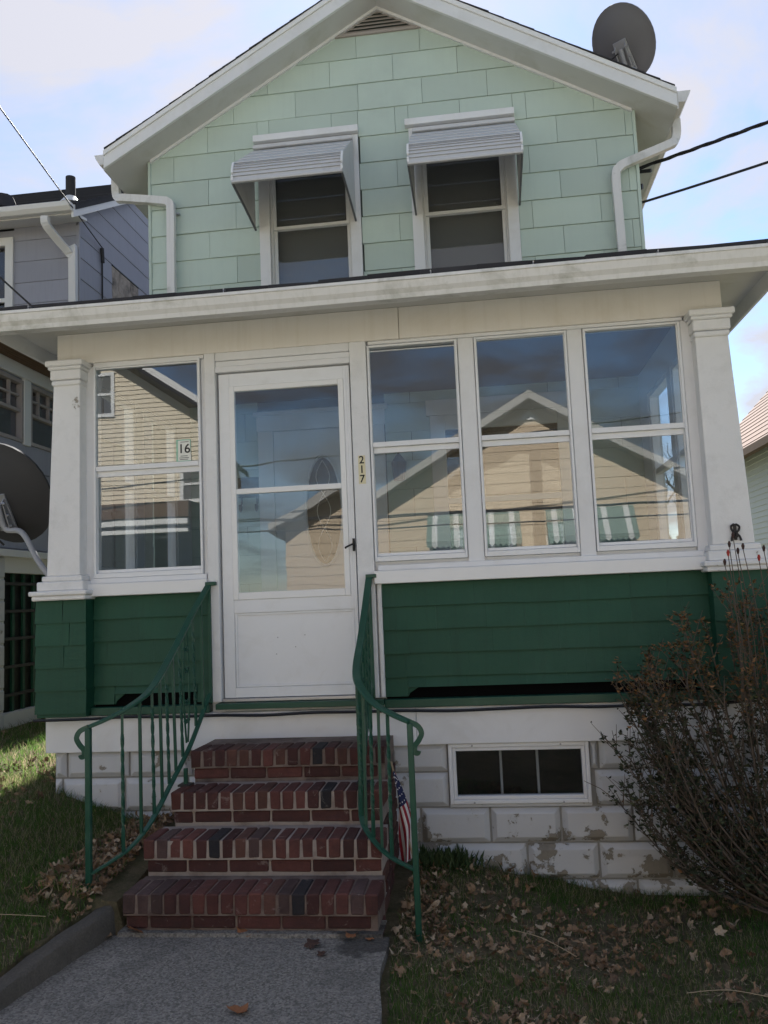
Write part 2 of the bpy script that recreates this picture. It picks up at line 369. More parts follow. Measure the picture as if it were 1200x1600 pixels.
# ================================================================== the setting
def gz(x, y):
    left = .19 + .18 * smooth01((-x - 2.1) / .75) * (.55 + .45 * smooth01((y + 1.4) / 1.4)) + .05 * smooth01((-x - 3.2) / 3)
    right = -.048 - .175 * smooth01((x + .42) / 1.2)
    mid = -.04
    kx = -1.80 - .125 * min(1.3, max(0, (-y - 1.2) / .75)); out = kx - .090 if y < -1.2 else -1.80
    if x < out: z = (.112 - .055 * smooth01((-y - 1.15) / 1.0)) + (left - .112) * smooth01((out - x) / .38) if y < -1.2 else .13 + .10 * smooth01((y + 1.15) / .9) + (left + .02 - .13 - .10 * smooth01((y + 1.15) / .9)) * smooth01((out - x) / .32)
    elif x < -1.0: z = mid
    elif x < -.52: z = mid
    else: z = mid + (right - mid) * smooth01((x + .52) / .15)
    z += .018 * noise.noise(Vector((x * 2.3, y * 2.3, 1.7))) * (0 if -1.9 < x < -.5 else 1)
    f = smooth01((-y - 3.6) / 1.8)
    return z * (1 - f) + (-.12) * f
xs = np.unique(np.concatenate([[-250, -120, -60, -30, -18, -12, -9, -7], np.arange(-6, -3.2, .2), np.arange(-3.2, 2.6, .05), np.arange(2.6, 5, .25), [6, 8, 11, 16, 25, 50, 110, 250]]))
ys = np.unique(np.concatenate([[-250, -120, -60, -40, -25, -18, -14, -11, -9, -7], np.arange(-6, -2.3, .25), np.arange(-2.3, .6, .05), np.arange(.6, 6, .3), [7, 9, 12, 16, 22, 35, 60, 120, 250, 500]]))
mb = MB(); nx = len(xs)
mb.V = [(float(x), float(y), gz(float(x), float(y))) for y in ys for x in xs]
mb.F = [(j * nx + i, j * nx + i + 1, (j + 1) * nx + i + 1, (j + 1) * nx + i) for j in range(len(ys) - 1) for i in range(nx - 1)]
mb.MI = [1 if (xs[f[0] % nx] < -6 or xs[f[0] % nx] > 4 or ys[f[0] // nx] > 6 or ys[f[0] // nx] < -6) else 0 for f in mb.F]
ground = mb.build('ground', ['soil', 'lawn_far'], None, smooth=True, kind='structure', fix=False)
# concrete walk, its retaining kerb, and the street behind the viewer
mb = MB(); nn = 44
rows = []
for j in range(nn + 1):
    y = -1.20 - j * (5.29 - 1.20) / nn
    xl = -1.815 - .11 * min(1, max(0, (-y - 1.2) / .75)); xr = -.525 + .055 * min(1, max(0, (-y - 1.2) / .7)) + .012 * math.sin(y * 9)
    rows.append([(xl + (xr - xl) * i / 12, y, .003 * noise.noise(Vector((i * .5, y * 3, 0)))) for i in range(13)] + [(xr, y, -.09), (xl, y, -.09)])
for j in range(nn):
    a, c = rows[j], rows[j + 1]
    for i in range(12): mb.add([a[i], a[i + 1], c[i + 1], c[i]], [(3, 2, 1, 0)])
    mb.add([a[12], a[13], c[13], c[12]], [(3, 2, 1, 0)]); mb.add([a[0], a[14], c[14], c[0]], [(0, 1, 2, 3)])
path = mb.build('path', 'concrete_path', None, kind='structure')
mb = MB(); prof = [(.014, -.06), (-.002, .088), (-.010, .106), (-.026, .114), (-.055, .115), (-.085, .110), (-.11, -.06)]
ky = [-1.04 - .06 * k for k in range(69)]; rg = []
for k, y in enumerate(ky):
    xk = -1.80 - .125 * min(1.3, max(0, (-y - 1.2) / .75)); hgt = 1.0 - .50 * smooth01((-y - 1.15) / 1.0) + (0.05 * noise.noise(Vector((y * 6, 3, 0))))
    rg.append([(xk + a + .012 * noise.noise(Vector((y * 13, a * 40, 2))), y, c * hgt if c > 0 else c) for a, c in prof])
m = len(prof)
mb.V = [v for r_ in rg for v in r_]
mb.F = [(k * m + i, k * m + i + 1, (k + 1) * m + i + 1, (k + 1) * m + i) for k in range(len(ky) - 1) for i in range(m - 1)] + [tuple(range(m)), tuple((len(ky) - 1) * m + i for i in range(m))]
mb.MI = [0] * len(mb.F)
mb.build('kerb', 'concrete_kerb', None, smooth=True, kind='structure')
MB().box(-60, 60, -7.6, -5.3, -.3, -.02).build('pavement', 'pavement_concrete', None, kind='structure')  # out of view; made wide and pale to bounce light onto the house
MB().box(-60, 60, -12.8, -7.6, -.4, -.17).build('road', 'asphalt', None, kind='structure')

# ================================================================== the mint green house
HX, YW = -.734, 2.2
house = T('house', 'narrow mint green two-storey house with gabled roof and enclosed white front porch', 'house', (HX, 2.2, -.2))
WH = [(-1.84, -1.03, 3.6, 5.70), (-.42, .39, 3.6, 5.70)]          # openings of the two upper windows
mb = MB(); grid_wall(mb, -2.975, 1.516, -.3, 5.66, WH, 2.215, 2.36)
mb.prism([(-2.975, 5.66), (1.516, 5.66), (1.516, 5.70), (HX, 6.97), (-2.975, 5.70)], 2.215, 2.36)
for x0, x1 in ((-2.975, -2.83), (1.37, 1.516)): mb.box(x0, x1, 2.361, 11, -.3, 5.68)
mb.box(-2.975, 1.516, 10.86, 11, -.3, 5.68); mb.box(-2.83, 1.37, 2.37, 10.86, 3.3, 3.45)
upper_wall = mb.build('upper_wall', 'mint_back', house)
PITCH = .572
def soff(x): return 6.995 - PITCH * abs(x - HX)
HC = [(-1.912, -.956, 3, 5.832), (-.488, .461, 3, 5.812)]
ztop = 6.775; row = 0; z1 = ztop
while z1 > 3.9:
    z0 = z1 - .258; x = (-.35 if row % 2 == 0 else -.61) - .595 * 5
    while x < 1.6:
        a, c = max(x, -2.957), min(x + .595, 1.498)
        x += .595
        if c - a < .02: continue
        rects = [(a, c, z0, z1)]
        for h in HC:
            new = []
            for (p, q, r0, r1) in rects:
                if q <= h[0] or p >= h[1] or r0 >= h[3]: new.append((p, q, r0, r1)); continue
                if p < h[0]: new.append((p, h[0], r0, r1))
                if q > h[1]: new.append((h[1], q, r0, r1))
                if r1 > h[3] + .01: new.append((max(p, h[0]), min(q, h[1]), h[3], r1))
            rects = new
        for (p, q, r0, r1) in rects:
            if q - p < .015: continue
            g = .0016
            poly = [(p + g, r0 + g), (q - g, r0 + g), (q - g, r1 - g), (p + g, r1 - g)]
            poly = clip(poly, PITCH, 1, 6.995 + PITCH * HX); poly = clip(poly, -PITCH, 1, 6.995 - PITCH * HX)
            if len(poly) < 3 or max(t[1] for t in poly) - min(t[1] for t in poly) < .01: continue
            jt = random.uniform(-.0015, .0015)
            dz_ = random.uniform(-.003, .002); f = [(X, 2.2 - .010 + jt * 1 + .010 * (Z - r0) / .258, Z + (dz_ if Z < r0 + .01 else 0)) for X, Z in poly]; bk = [(X, 2.2146, Z) for X, Z in poly]; n = len(poly)
            m_ = MB(); m_.add(f + bk, [tuple(range(n)), tuple(range(2 * n - 1, n - 1, -1))] + [(i, (i + 1) % n, (i + 1) % n + n, i + n) for i in range(n)])
            m_.build('siding_shingle', 'mint', upper_wall)
    z1 = z0; row += 1
for x0, x1 in ((-2.985, -2.957), (1.498, 1.526)): box('corner_board', 'mint', house, x0, x1, 2.183, 2.2145, 3.4, soff(-2.97) - .005)
for s_, x0 in ((-1, -2.9755), (1, 1.5165)):
    z1 = 5.66
    while z1 > .3:
        z0 = z1 - .258
        MB().hexa([(x0, 2.216, z0 + .002), (x0 + s_ * .017, 2.216, z0 + .002), (x0 + s_ * .017, 11, z0 + .002), (x0, 11, z0 + .002), (x0, 2.216, z1), (x0 + s_ * .008, 2.216, z1), (x0 + s_ * .008, 11, z1), (x0, 11, z1)]).build('siding_board', 'mint', upper_wall)
        z1 = z0
# roof: covering in courses, soffit, rake boards, gable vent
XL, XR = -3.287, 1.819
mb = MB()
for s in (-1, 1):
    xe = XL if s < 0 else XR; ze = 6.995 - PITCH * abs(xe - HX)
    mb.prism([(xe, ze), (HX, 6.995), (HX, 7.05), (xe, ze + .055)], 1.931, 11.4)
roof = mb.build('roof', 'soffit', house)
for s in (-1, 1):
    xe = XL if s < 0 else XR; n = 20
    for k in range(n):
        t0, t1 = k / n, (k + 1.15) / n; t1 = min(t1, 1)
        xa, xb = xe + (HX - xe) * t0 - (s * -1) * (-.012 if k == 0 else 0), xe + (HX - xe) * t1
        za, zb = 7.18 - PITCH * abs(xa - HX), 7.18 - PITCH * abs(xb - HX)
        y0 = 1.879 + random.uniform(-.007, .003)
        m_ = MB(); m_.hexa([(xa, y0, za - .020), (xb, y0, zb - .0215), (xb, 11.42, zb - .0215), (xa, 11.42, za - .020), (xa, y0, za - .008), (xb, y0, zb - .014), (xb, 11.42, zb - .014), (xa, 11.42, za - .008)])
        m_.build('shingle_course', 'roof_dark', roof)
    # rake trim, rake board, soffit bed mould
    def strip(name, lo, hi, y0, y1, mat, e0=0.0, par=roof):
        xx = xe
        MB().prism([(xx, 7.18 - PITCH * abs(xx - HX) + lo), (HX, 7.18 + lo), (HX, 7.18 + hi), (xx, 7.18 - PITCH * abs(xx - HX) + hi)], y0, y1).build(name, mat, par, .003)
    strip('drip_edge', -.070, -.022, 1.883, 1.93, 'white_clean'); strip('rake_board', -.188, -.0705, 1.898, 1.929, 'white')
    xw = -2.957 if s < 0 else 1.498
    MB().prism([(xw, soff(xw) - .028), (HX, 6.967), (HX, 6.996), (xw, soff(xw) + .001)], 2.17, 2.212).build('bed_mould', 'white', house)
    # roof deck side closing piece (keeps the slab solid)
    MB().prism([(xe, 7.18 - PITCH * abs(xe - HX) - .13), (HX, 7.05), (HX, 7.158), (xe, 7.18 - PITCH * abs(xe - HX) - .022)], 1.932, 11.38).build('roof_deck', 'soffit', roof)
    box('eave_board', 'soffit', roof, *(sorted((xe, xe - s * -.02))), 1.935, 11.38, 5.53, 5.69)
    # eave gutter with end cap
    g0 = xe + s * .022
    pr = [(0, 0), (0, -.10), (.075, -.10), (.085, -.07), (.11, -.04), (.125, -.005), (.125, 0), (.118, 0), (.075, -.092), (.008, -.092), (.008, 0)]
    mb = MB(); mb.prism([(g0 + s * a, 5.735 + c) for a, c in pr], 2.02, 11.4)
    mb.prism([(g0 + s * a, 5.733 + c) for a, c in [(0, 0), (0, -.098), (.074, -.098), (.11, -.04), (.124, 0)]], 2.012, 2.0195)
    mb.build('eave_gutter', 'gutter', house)
def downspout(pts):
    mb = MB(); mb.tube(spline(pts, 5), .03, sect=(.072, .058), up=(0, 1, 0.01))
    d = mb.build('downspout', 'gutter', house, .006); return d
dl = downspout([(-3.355, 2.30, 5.64), (-3.35, 2.30, 5.50), (-3.315, 2.27, 5.425), (-3.22, 2.21, 5.385), (-2.85, 2.13, 5.285), (-2.76, 2.122, 5.255), (-2.735, 2.12, 5.17), (-2.738, 2.12, 4.7), (-2.74, 2.12, 3.6)])
dr = downspout([(1.895, 2.30, 5.64), (1.892, 2.30, 5.51), (1.86, 2.27, 5.42), (1.78, 2.22, 5.36), (1.43, 2.13, 5.20), (1.34, 2.122, 5.15), (1.307, 2.12, 5.06), (1.312, 2.12, 4.6), (1.322, 2.12, 3.6)])
box('strap', 'galv', dl, -2.79, -2.67, 2.15, 2.19, 5.15, 5.165); box('strap', 'galv', dr, 1.23, 1.41, 2.15, 2.19, 4.345, 4.37)
# gable vent
mb = MB(); vt = lambda e: [(-1.205 + e * 2.1, 6.735 + e), (-.263 - e * 2.1, 6.735 + e), (HX, 7.004 - e * 1.15)]
o_, i_ = vt(0), vt(.026)
for k in range(3):
    k2 = (k + 1) % 3; mb.prism([o_[k], o_[k2], i_[k2], i_[k]], 2.178, 2.212)
vent = mb.build('gable_vent', 'vent_metal', house, .002)
for k in range(6):
    z = 6.767 + k * .034; hw = (6.978 - z) / PITCH - .012
    if hw < .03: continue
    MB().hexa([(HX - hw, 2.186, z - .006), (HX + hw, 2.186, z - .006), (HX + hw * .9, 2.209, z + .026), (HX - hw * .9, 2.209, z + .026), (HX - hw, 2.186, z - .001), (HX + hw, 2.186, z - .001), (HX + hw * .9, 2.209, z + .03), (HX - hw * .9, 2.209, z + .03)]).build('louver_slat', 'vent_metal', vent)
# the two upper windows
for (hx0, hx1, hz0, hz1) in WH:
    a, c = hx0 - .07, hx1 + .07
    mb = MB(); mb.box(a, hx0 + .03, 2.172, 2.2145, 3.6, 5.76); mb.box(hx1 - .03, c, 2.172, 2.2145, 3.6, 5.76); mb.box(hx0 + .031, hx1 - .031, 2.173, 2.2145, 5.66, 5.76)
    win = mb.build('window', 'white', house, .003)
    box('window_hood', 'white', win, a - .03, c + .01, 2.125, 2.2146, 5.766, 5.828)
    gx0, gx1 = hx0 + .07, hx1 - .07
    mb = MB(); ring(mb, hx0 + .005, hx1 - .005, 3.6, 5.69, .04, 2.225, 2.30); mb.build('jamb_frame', 'white', win, .002)
    mb = MB(); ring(mb, gx0 - .025, gx1 + .025, 4.945, 5.66, .03, 2.245, 2.27); mb.build('upper_sash', 'alu_white', win, .002)
    mb = MB(); ring(mb, gx0 - .025, gx1 + .025, 3.7, 4.975, .03, 2.275, 2.30); mb.build('lower_sash', 'alu_white', win, .002)
    box('pane', 'glass_dark', win, gx0, gx1, 2.256, 2.259, 4.97, 5.635, bevel=0); box('pane', 'glass_dark', win, gx0, gx1, 2.286, 2.289, 3.73, 4.95, bevel=0)
    box('roller_shade', 'shade_cloth', win, gx0 - .03, gx1 + .03, 2.34, 2.345, 3.9, 5.68, bevel=0)

# ------------------------------------------------------------------ front porch
PX0, PX1 = -2.70, 1.47
HOLES = [(-2.462, -1.745, 1.69, 3.07), (-.668, -.104, 1.712, 3.062), (-.003, .557, 1.712, 3.062), (.652, 1.222, 1.712, 3.062), (-1.64, -.775, .90, 2.957)]
mb = MB(); grid_wall(mb, PX0 + .003, PX1 - .003, .62, 3.285, HOLES, .022, .10)
porch_wall = mb.build('porch_wall', 'white', house)
# frieze
box('frieze_board', 'cream', house, PX0, -.46, -.024, .0215, 3.088, 3.288); box('frieze_board', 'cream', house, -.457, PX1, -.022, .0215, 3.088, 3.288)
for x0, x1 in ((-2.46, -1.72), (-.66, 1.24)): box('head_trim', 'white', house, x0, x1, -.010, .0215, 3.066, 3.0875)
# vertical boards between the openings
for x0, x1, z0, y0 in ((-2.53, -2.464, 1.66, -.004), (-1.744, -1.712, 1.66, .004), (-.102, -.005, 1.66, -.003), (.559, .65, 1.66, -.003), (1.224, 1.305, 1.66, -.004)):
    box('mullion_board', 'white', house, x0, x1, y0, .0215, z0, 3.0655)
box('door_jamb', 'jamb', house, -1.711, -1.641, -.030, .0215, .905, 3.087); box('door_jamb', 'jamb', house, -.774, -.671, -.030, .0215, .905, 3.087)
box('door_head', 'white', house, -1.640, -.775, -.028, .0215, 2.958, 2.995); box('door_head', 'white', house, -1.640, -.775, -.016, .0215, 2.996, 3.032); box('door_head', 'white', house, -1.640, -.775, -.024, .0215, 3.034, 3.087)
box('door_jamb', 'jamb', house, -.672 + .012, -.655 + .02, -.022, .0215, .905, 1.58)
# sills
for x0, x1 in ((-2.50, -1.712), (-.670, 1.262)):
    box('window_sill', 'white_clean', house, x0, x1, -.058, .0215, 1.578, 1.655); box('window_sill', 'white', house, x0 + .02, x1 - .01, -.022, .0215, 1.656, 1.690)
# the four glazed porch windows
def porch_window(h, midz, gl, slip=0.0, tilt=0.0):
    x0, x1, z0, z1 = h; g0, g1, gz0, gz1 = gl
    mb = MB(); ring(mb, x0 + .0015, x1 - .0015, z0 + .0015, z1 - .0015, .014, -.016, .035, wb=.03)
    ob = mb.build('porch_window', 'alu_white', house, .002)
    mb = MB(); e = .0155
    mb.box(x0 + e, g0, -.006, .012, midz, z1 - .017); mb.box(g1, x1 - e, -.006, .012, midz, z1 - .017)
    mb.box(g0 + .0005, g1 - .0005, -.005, .011, gz1 - slip, z1 - .017 - slip); mb.box(g0 + .0005, g1 - .0005, -.009, .012, midz + .004, midz + .034)
    mb.build('upper_sash', 'alu_white', ob, .002)
    mb = MB(); mb.box(x0 + e, g0, .013, .032, z0 + .033, midz); mb.box(g1, x1 - e, .013, .032, z0 + .033, midz)
    mb.box(g0 + .0005, g1 - .0005, .010, .031, z0 + .034, gz0); mb.box(g0 + .0005, g1 - .0005, .012, .031, midz - .032, midz + .003)
    mb.build('lower_sash', 'alu_white', ob, .002)
    for lo, hi, y in ((midz + .03, gz1 - slip + .004, .003), (gz0 - .004, midz - .028, .022)):
        ty = tilt * random.uniform(-1, 1) * .6; tz = tilt * random.uniform(-1, 1)
        a, c = g0 - .004, g1 + .004
        dx, dz = math.tan(tz) * (c - a) / 2, math.tan(ty) * (hi - lo) / 2
        p = []
        for yy in (0, .003):
            p.append([(a, y + yy - dx - dz, lo), (c, y + yy + dx - dz, lo), (c, y + yy + dx + dz, hi), (a, y + yy - dx + dz, hi)])
        MB().add(p[0] + p[1], [(0, 1, 2, 3), (7, 6, 5, 4), (0, 4, 5, 1), (1, 5, 6, 2), (2, 6, 7, 3), (3, 7, 4, 0)]).build('pane', 'glass', ob)
    return ob
porch_window(HOLES[0], 2.372, (-2.446, -1.766, 1.743, 3.045), tilt=.0015)
porch_window(HOLES[1], 2.414, (-.650, -.124, 1.764, 3.040), slip=.018, tilt=.0025)
porch_window(HOLES[2], 2.414, (.015, .538, 1.764, 3.042), tilt=.002)
porch_window(HOLES[3], 2.414, (.670, 1.200, 1.764, 3.044), tilt=.002)
# storm door
DX0, DX1, DZ0, DZ1 = -1.628, -.785, .925, 2.950
mb = MB(); grid_wall(mb, DX0, DX1, DZ0, DZ1, [(-1.560, -.824, 1.517, 2.868), (-1.557, -.806, .985, 1.437)], .000, .036)
mb.box(-1.5565, -.8065, .012, .030, .9855, 1.4365)
door = mb.build('storm_door', 'alu_white', house, .0025)
mb = MB(); ring(mb, -1.5595, -.8245, 1.5175, 2.8675, .034, -.006, .030, wb=.045); mb.box(-1.5255, -.8585, -.004, .028, 2.176, 2.210); mb.build('sash_frame', 'white_clean', door, .003)
for lo, hi, y, dx in ((2.208, 2.836, .012, -.0135), (1.560, 2.178, .014, -.0150)):
    MB().hexa([(-1.528, y + dx, lo), (-.856, y - dx, lo), (-.856, y + .003 - dx, lo), (-1.528, y + .003 + dx, lo), (-1.528, y + dx, hi), (-.856, y - dx, hi), (-.856, y + .003 - dx, hi), (-1.528, y + .003 + dx, hi)]).build('pane', 'glass_door', door)
mb = MB(); ring(mb, -1.5555, -.8075, .9865, 1.4355, .014, .004, .0115); mb.build('panel_moulding', 'alu_white', door, .002)
mb = MB(); mb.box(-.800, -.787, -.022, -.0005, 1.785, 1.862); mb.tube([(-.793, -.024, 1.826), (-.80, -.05, 1.824), (-.836, -.055, 1.808)], .006); mb.tube([(-.838, -.055, 1.807), (-.842, -.03, 1.805)], .006)
mb.build('door_handle', 'black', door, .001)
for x, z in ((-1.29, 1.28), (-1.18, 1.22), (-1.12, 1.29), (-1.3, 1.18)): MB().tube([(x, .010, z), (x, .0135, z)], .004).build('screw_head', 'galv', door)
box('threshold', 'green_metal', house, -1.665, -.640, -.075, .0215, .864, .898); box('threshold', 'galv', house, -1.64, -.776, -.012, .0215, .9005, .922)
# green shingled dado with its piers, slot and ledge
def shingles(x0, x1, zt, zb, yf, par, wid, slot=None, axis=1):
    z1 = zt; r_ = 0
    while z1 > zb + .02:
        z0 = max(z1 - .1385, zb); x = x0 - random.uniform(0, wid * .9)
        while x < x1:
            wq = wid * random.uniform(.8, 1.7); a, c = max(x, x0), min(x + wq, x1); x += wq
            if c - a < .015: continue
            zz0 = z0
            parts = [(a, c, z0)]
            if slot and z0 < slot[3] and c > slot[0] and a < slot[1]:
                parts = []
                if a < slot[0]: parts.append((a, slot[0], z0))
                if c > slot[1]: parts.append((slot[1], c, z0))
                parts.append((max(a, slot[0]), min(c, slot[1]), slot[3]))
            for p, q, zq in parts:
                if z1 - zq < .012 or q - p < .012: continue
                j = random.uniform(0, .0015); dz = random.uniform(-.0025, .0025) if zq == z0 else 0
                MB().hexa([(p + .0003, yf - .017 - j, zq + .002 + dz), (q - .0003, yf - .017 - j, zq + .002 + dz), (q - .0008, .0215, zq + .002), (p + .0008, .0215, zq + .002),
                           (p + .0003, yf - .001 - j, z1 + .004), (q - .0003, yf - .001 - j, z1 + .004), (q - .0008, .0215, z1 + .004), (p + .0008, .0215, z1 + .004)]).build('wall_shingle', 'green', par)
        z1 -= .1385; r_ += 1
for x0, x1, slot in ((-2.468, -1.712, (-2.33, -1.80, .87, .968)), (-.634, 1.262, (-.50, 1.16, .87, .956))):
    panel = box('dado_panel', 'slot_shade', house, x0 + .002, x1 - .002, .012, .0216, .86, 1.576, bevel=0)  # near-black backing: the shade inside the slot is put into its colour
    shingles(x0, x1, 1.572, .905, .004, panel, .24, slot)
    sh = [(slot[0], .905), (slot[0] + .01, .925), (slot[0] + .06, slot[3]), (slot[0], slot[3])]
    MB().prism(sh, -.006, .0115).build('slot_corner', 'green', panel)
    box('ledge', 'green_metal', house, x0 - (.0 if x0 < -2 else .004), x1, -.052, .0215, .846, .894)
for x0, x1 in ((-2.805, -2.470), (1.262, 1.615)):
    pier = box('pier', 'green', house, x0 + .008, x1 - .008, -.094, .2, .846, 1.562, bevel=.002)
    z1 = 1.560
    while z1 > .87:
        z0 = max(.848, z1 - .1385)
        x = x0
        cuts = [x0, x1] if random.random() < .5 else [x0, x0 + .2 + random.uniform(-.06, .06), x1]
        for p, q in zip(cuts, cuts[1:]):
            MB().hexa([(p + .0006, -.108, z0 + .001), (q - .0006, -.108, z0 + .001), (q - .0006, .06, z0 + .001), (p + .0006, .06, z0 + .001), (p + .003, -.098, z1 + .003), (q - .003, -.098, z1 + .003), (q - .003, .06, z1 + .003), (p + .003, .06, z1 + .003)]).build('wall_shingle', 'green', pier)
        z1 -= .1385
# tapered box columns on the piers
def column(xi, xo_t, xo_b):
    s = 1 if xo_b > xi else -1
    def X(*a): return sorted(a)
    y0, y1 = -.10, .10
    a, c = X(xi, xo_b); d, e = X(xi, xo_t)
    mb = MB(); mb.hexa([(a, y0, 1.715), (c, y0, 1.715), (c, y1 + .1, 1.715), (a, y1 + .1, 1.715), (d, y0 + .012, 2.965), (e, y0 + .012, 2.965), (e, y1 + .1, 2.965), (d, y1 + .1, 2.965)])
    col = mb.build('porch_column', 'pillar', house, .004)
    def slab(e1, e2, yb, z0, z1, nm):
        xa, xb = X(xi - s * e1, (xo_t if z0 > 2.5 else xo_b) + s * e2)
        MB().box(xa, xb, y0 - yb, .0205 if (xa < -.9 and False) else .20, z0, z1).build(nm, 'pillar', col, .006)
    slab(.008, .008, .004, 2.930, 2.962, 'neck_band'); slab(.012, .014, .010, 2.9655, 3.030, 'column_cap'); slab(.022, .026, .020, 3.0305, 3.052, 'column_cap'); slab(.034, .040, .030, 3.0525, 3.090, 'column_cap')
    slab(.020, .028, .012, 1.680, 1.714, 'column_base'); slab(.034, .055, .024, 1.622, 1.6795, 'column_base'); slab(.066, .095, .052, 1.592, 1.6215, 'column_base'); slab(.052, .080, .040, 1.563, 1.5915, 'column_base')
column(-2.512, -2.690, -2.730); column(1.284, 1.470, 1.515)
# skirt board and block foundation
mb = MB(); mb.box(-2.775, -.46, -.030, .06, .622, .842); skirt = mb.build('skirt_board', 'white', house, .003)
box('skirt_board', 'white', house, -.458, 1.62, -.029, .06, .626, .842)
BW = (-.284, .532, .262, .626)
found = MB(); grid_wall(found, -2.74, 1.60, -.4, .66, [BW], .030, .21); found = found.build('foundation_wall', 'block_joint', house)
MB().box(-2.74, -2.55, .212, 2.2, -.4, .86).build('foundation_side', 'block', house); MB().box(1.42, 1.60, .212, 2.2, -.4, .86).build('foundation_side', 'block', house)
def block(x0, x1, z0, z1, mat='block'):
    bv, d = .030, .036; x0 += .006; x1 -= .006; z0 += .005; z1 -= .005
    if x1 - x0 < .03 or z1 - z0 < .02: return
    bx = min(bv, (x1 - x0) / 3); bz = min(bv, (z1 - z0) / 3); yb, yf = .0298, .0298 - d
    ym = yb - .008
    MB().add([(x0, yb, z0), (x1, yb, z0), (x1, yb, z1), (x0, yb, z1), (x0, ym, z0), (x1, ym, z0), (x1, ym, z1), (x0, ym, z1), (x0 + bx, yf, z0 + bz), (x1 - bx, yf, z0 + bz), (x1 - bx, yf, z1 - bz), (x0 + bx, yf, z1 - bz)],
             [(8, 9, 10, 11), (4, 5, 9, 8), (5, 6, 10, 9), (6, 7, 11, 10), (7, 4, 8, 11), (0, 1, 5, 4), (1, 2, 6, 5), (2, 3, 7, 6), (3, 0, 4, 7), (3, 2, 1, 0)]).build('block', mat, found, .003)
zj = [.626, .46, .257, .054, -.149, -.352]
for r_ in range(5):
    off = (-.46 + .405 / 2) if r_ % 2 else -.46
    if r_ == 0: off = -.46 + .2025 + .03
    x = off - .405 * 7
    while x < 1.6:
        a, c = max(x, -2.74), min(x + .405, 1.60); x += .405
        if c - a < .03: continue
        z1, z0 = zj[r_], zj[r_ + 1]
        segs = [(a, c)]
        if z1 > BW[2] + .01:
            segs = [q for q in ((a, min(c, BW[0])), (max(a, BW[1]), c)) if q[1] - q[0] > .03]
        for p, q in segs: block(p, q, z0, z1, 'block_tan' if (r_ >= 1 and q < -1.9 and random.random() < .8) else 'block')
mb = MB(); ring(mb, BW[0] + .003, BW[1] - .003, BW[2] + .018, BW[3] - .003, .022, -.012, .06)
bw = mb.build('basement_window', 'alu_white', house, .003)
mb = MB(); ring(mb, BW[0] + .026, BW[1] - .026, BW[2] + .041, BW[3] - .026, .020, -.004, .05); mb.build('sash_frame', 'white', bw, .003)
box('pane', 'glass_dark', bw, BW[0] + .04, BW[1] - .04, .02, .023, BW[2] + .055, BW[3] - .04, bevel=0)
for k in (1, 2): box('muntin', 'nbr_white', bw, -.20 + k * .215, -.185 + k * .215, .09, .11, .3, .6)
box('sill', 'block', bw, BW[0], BW[1], .004, .03, BW[2] - .004, BW[2] + .017); box('cellar_shade_sheet', 'black', bw, BW[0] - .1, BW[1] + .1, .9, .92, .1, .7)  # last box is a black sheet standing in for the unlit cellar
for x in (-.14, .37):
    for z in (.611, .287): MB().sphere((x, -.012, z), .006, 6, 4).build('clip', 'galv', bw)
# porch roof, gutter, soffit
EX0, EX1, EY = -2.95, 1.735, -.40
mb = MB(); zt = 4.26; zb = 3.305
A, B_, C_, D_ = (EX0, EY, zb), (EX1, EY, zb), (EX1, 2.2, zb), (EX0, 2.2, zb); E_, F_ = (-2.05, 2.2, zt), (.85, 2.2, zt)
mb.add([A, B_, C_, D_, E_, F_], [(0, 1, 5, 4), (1, 2, 5), (0, 4, 3), (0, 3, 2, 1), (3, 4, 5, 2)])
proof = mb.build('porch_roof', 'roof_dark', house)
x = EX0 - .01
while x < EX1:
    wq = random.uniform(.26, .34); q = min(x + wq, EX1 + .01); dz = random.uniform(-.002, .012); dz2 = dz + random.uniform(-.006, .006)
    MB().hexa([(x, EY - .072, zb - .008), (q, EY - .072, zb - .008), (q, EY + .25, zb + .075), (x, EY + .25, zb + .075), (x, EY - .072, zb + .020 + dz), (q, EY - .072, zb + .020 + dz2), (q, EY + .25, zb + .128), (x, EY + .25, zb + .128)]).build('shingle', 'roof_dark', proof)
    x = q + .001
box('porch_soffit', 'soffit', house, EX0 + .02, EX1 - .02, -.375, .03, 3.2885, 3.300, bevel=0)
for x0, x1 in ((EX0 + .02, PX0 - .001), (PX1 + .001, EX1 - .02)): box('porch_soffit', 'soffit', house, x0, x1, .031, 2.2, 3.2885, 3.300, bevel=0)
box('fascia', 'cream', house, EX0 + .015, EX1 - .015, -.398, -.376, 3.195, 3.302)
for x0, x1 in ((EX0, EX0 + .022), (EX1 - .022, EX1)): box('side_fascia', 'soffit', house, x0, x1, -.375, 2.19, 3.19, 3.303)
pr = [(-.40, 3.285), (-.40, 3.180), (-.470, 3.180), (-.479, 3.205), (-.498, 3.228), (-.512, 3.266), (-.520, 3.270), (-.520, 3.287), (-.512, 3.287), (-.470, 3.190), (-.408, 3.190), (-.408, 3.285)]
mb = MB(); sg = np.linspace(EX0 - .05, EX1 + .0, 25)
for a, c in zip(sg, sg[1:]): pass
rg = [[(x, y, z + .004 * math.sin(x * 1.3)) for y, z in pr] for x in sg]; m = len(pr)
mb.V = [v for r_ in rg for v in r_]; mb.F = [(k * m + i, k * m + (i + 1) % m, (k + 1) * m + (i + 1) % m, (k + 1) * m + i) for k in range(len(sg) - 1) for i in range(m)] + [tuple(range(m)), tuple((len(sg) - 1) * m + i for i in range(m))]; mb.MI = [0] * len(mb.F)
pg = mb.build('porch_gutter', 'gutter', house)
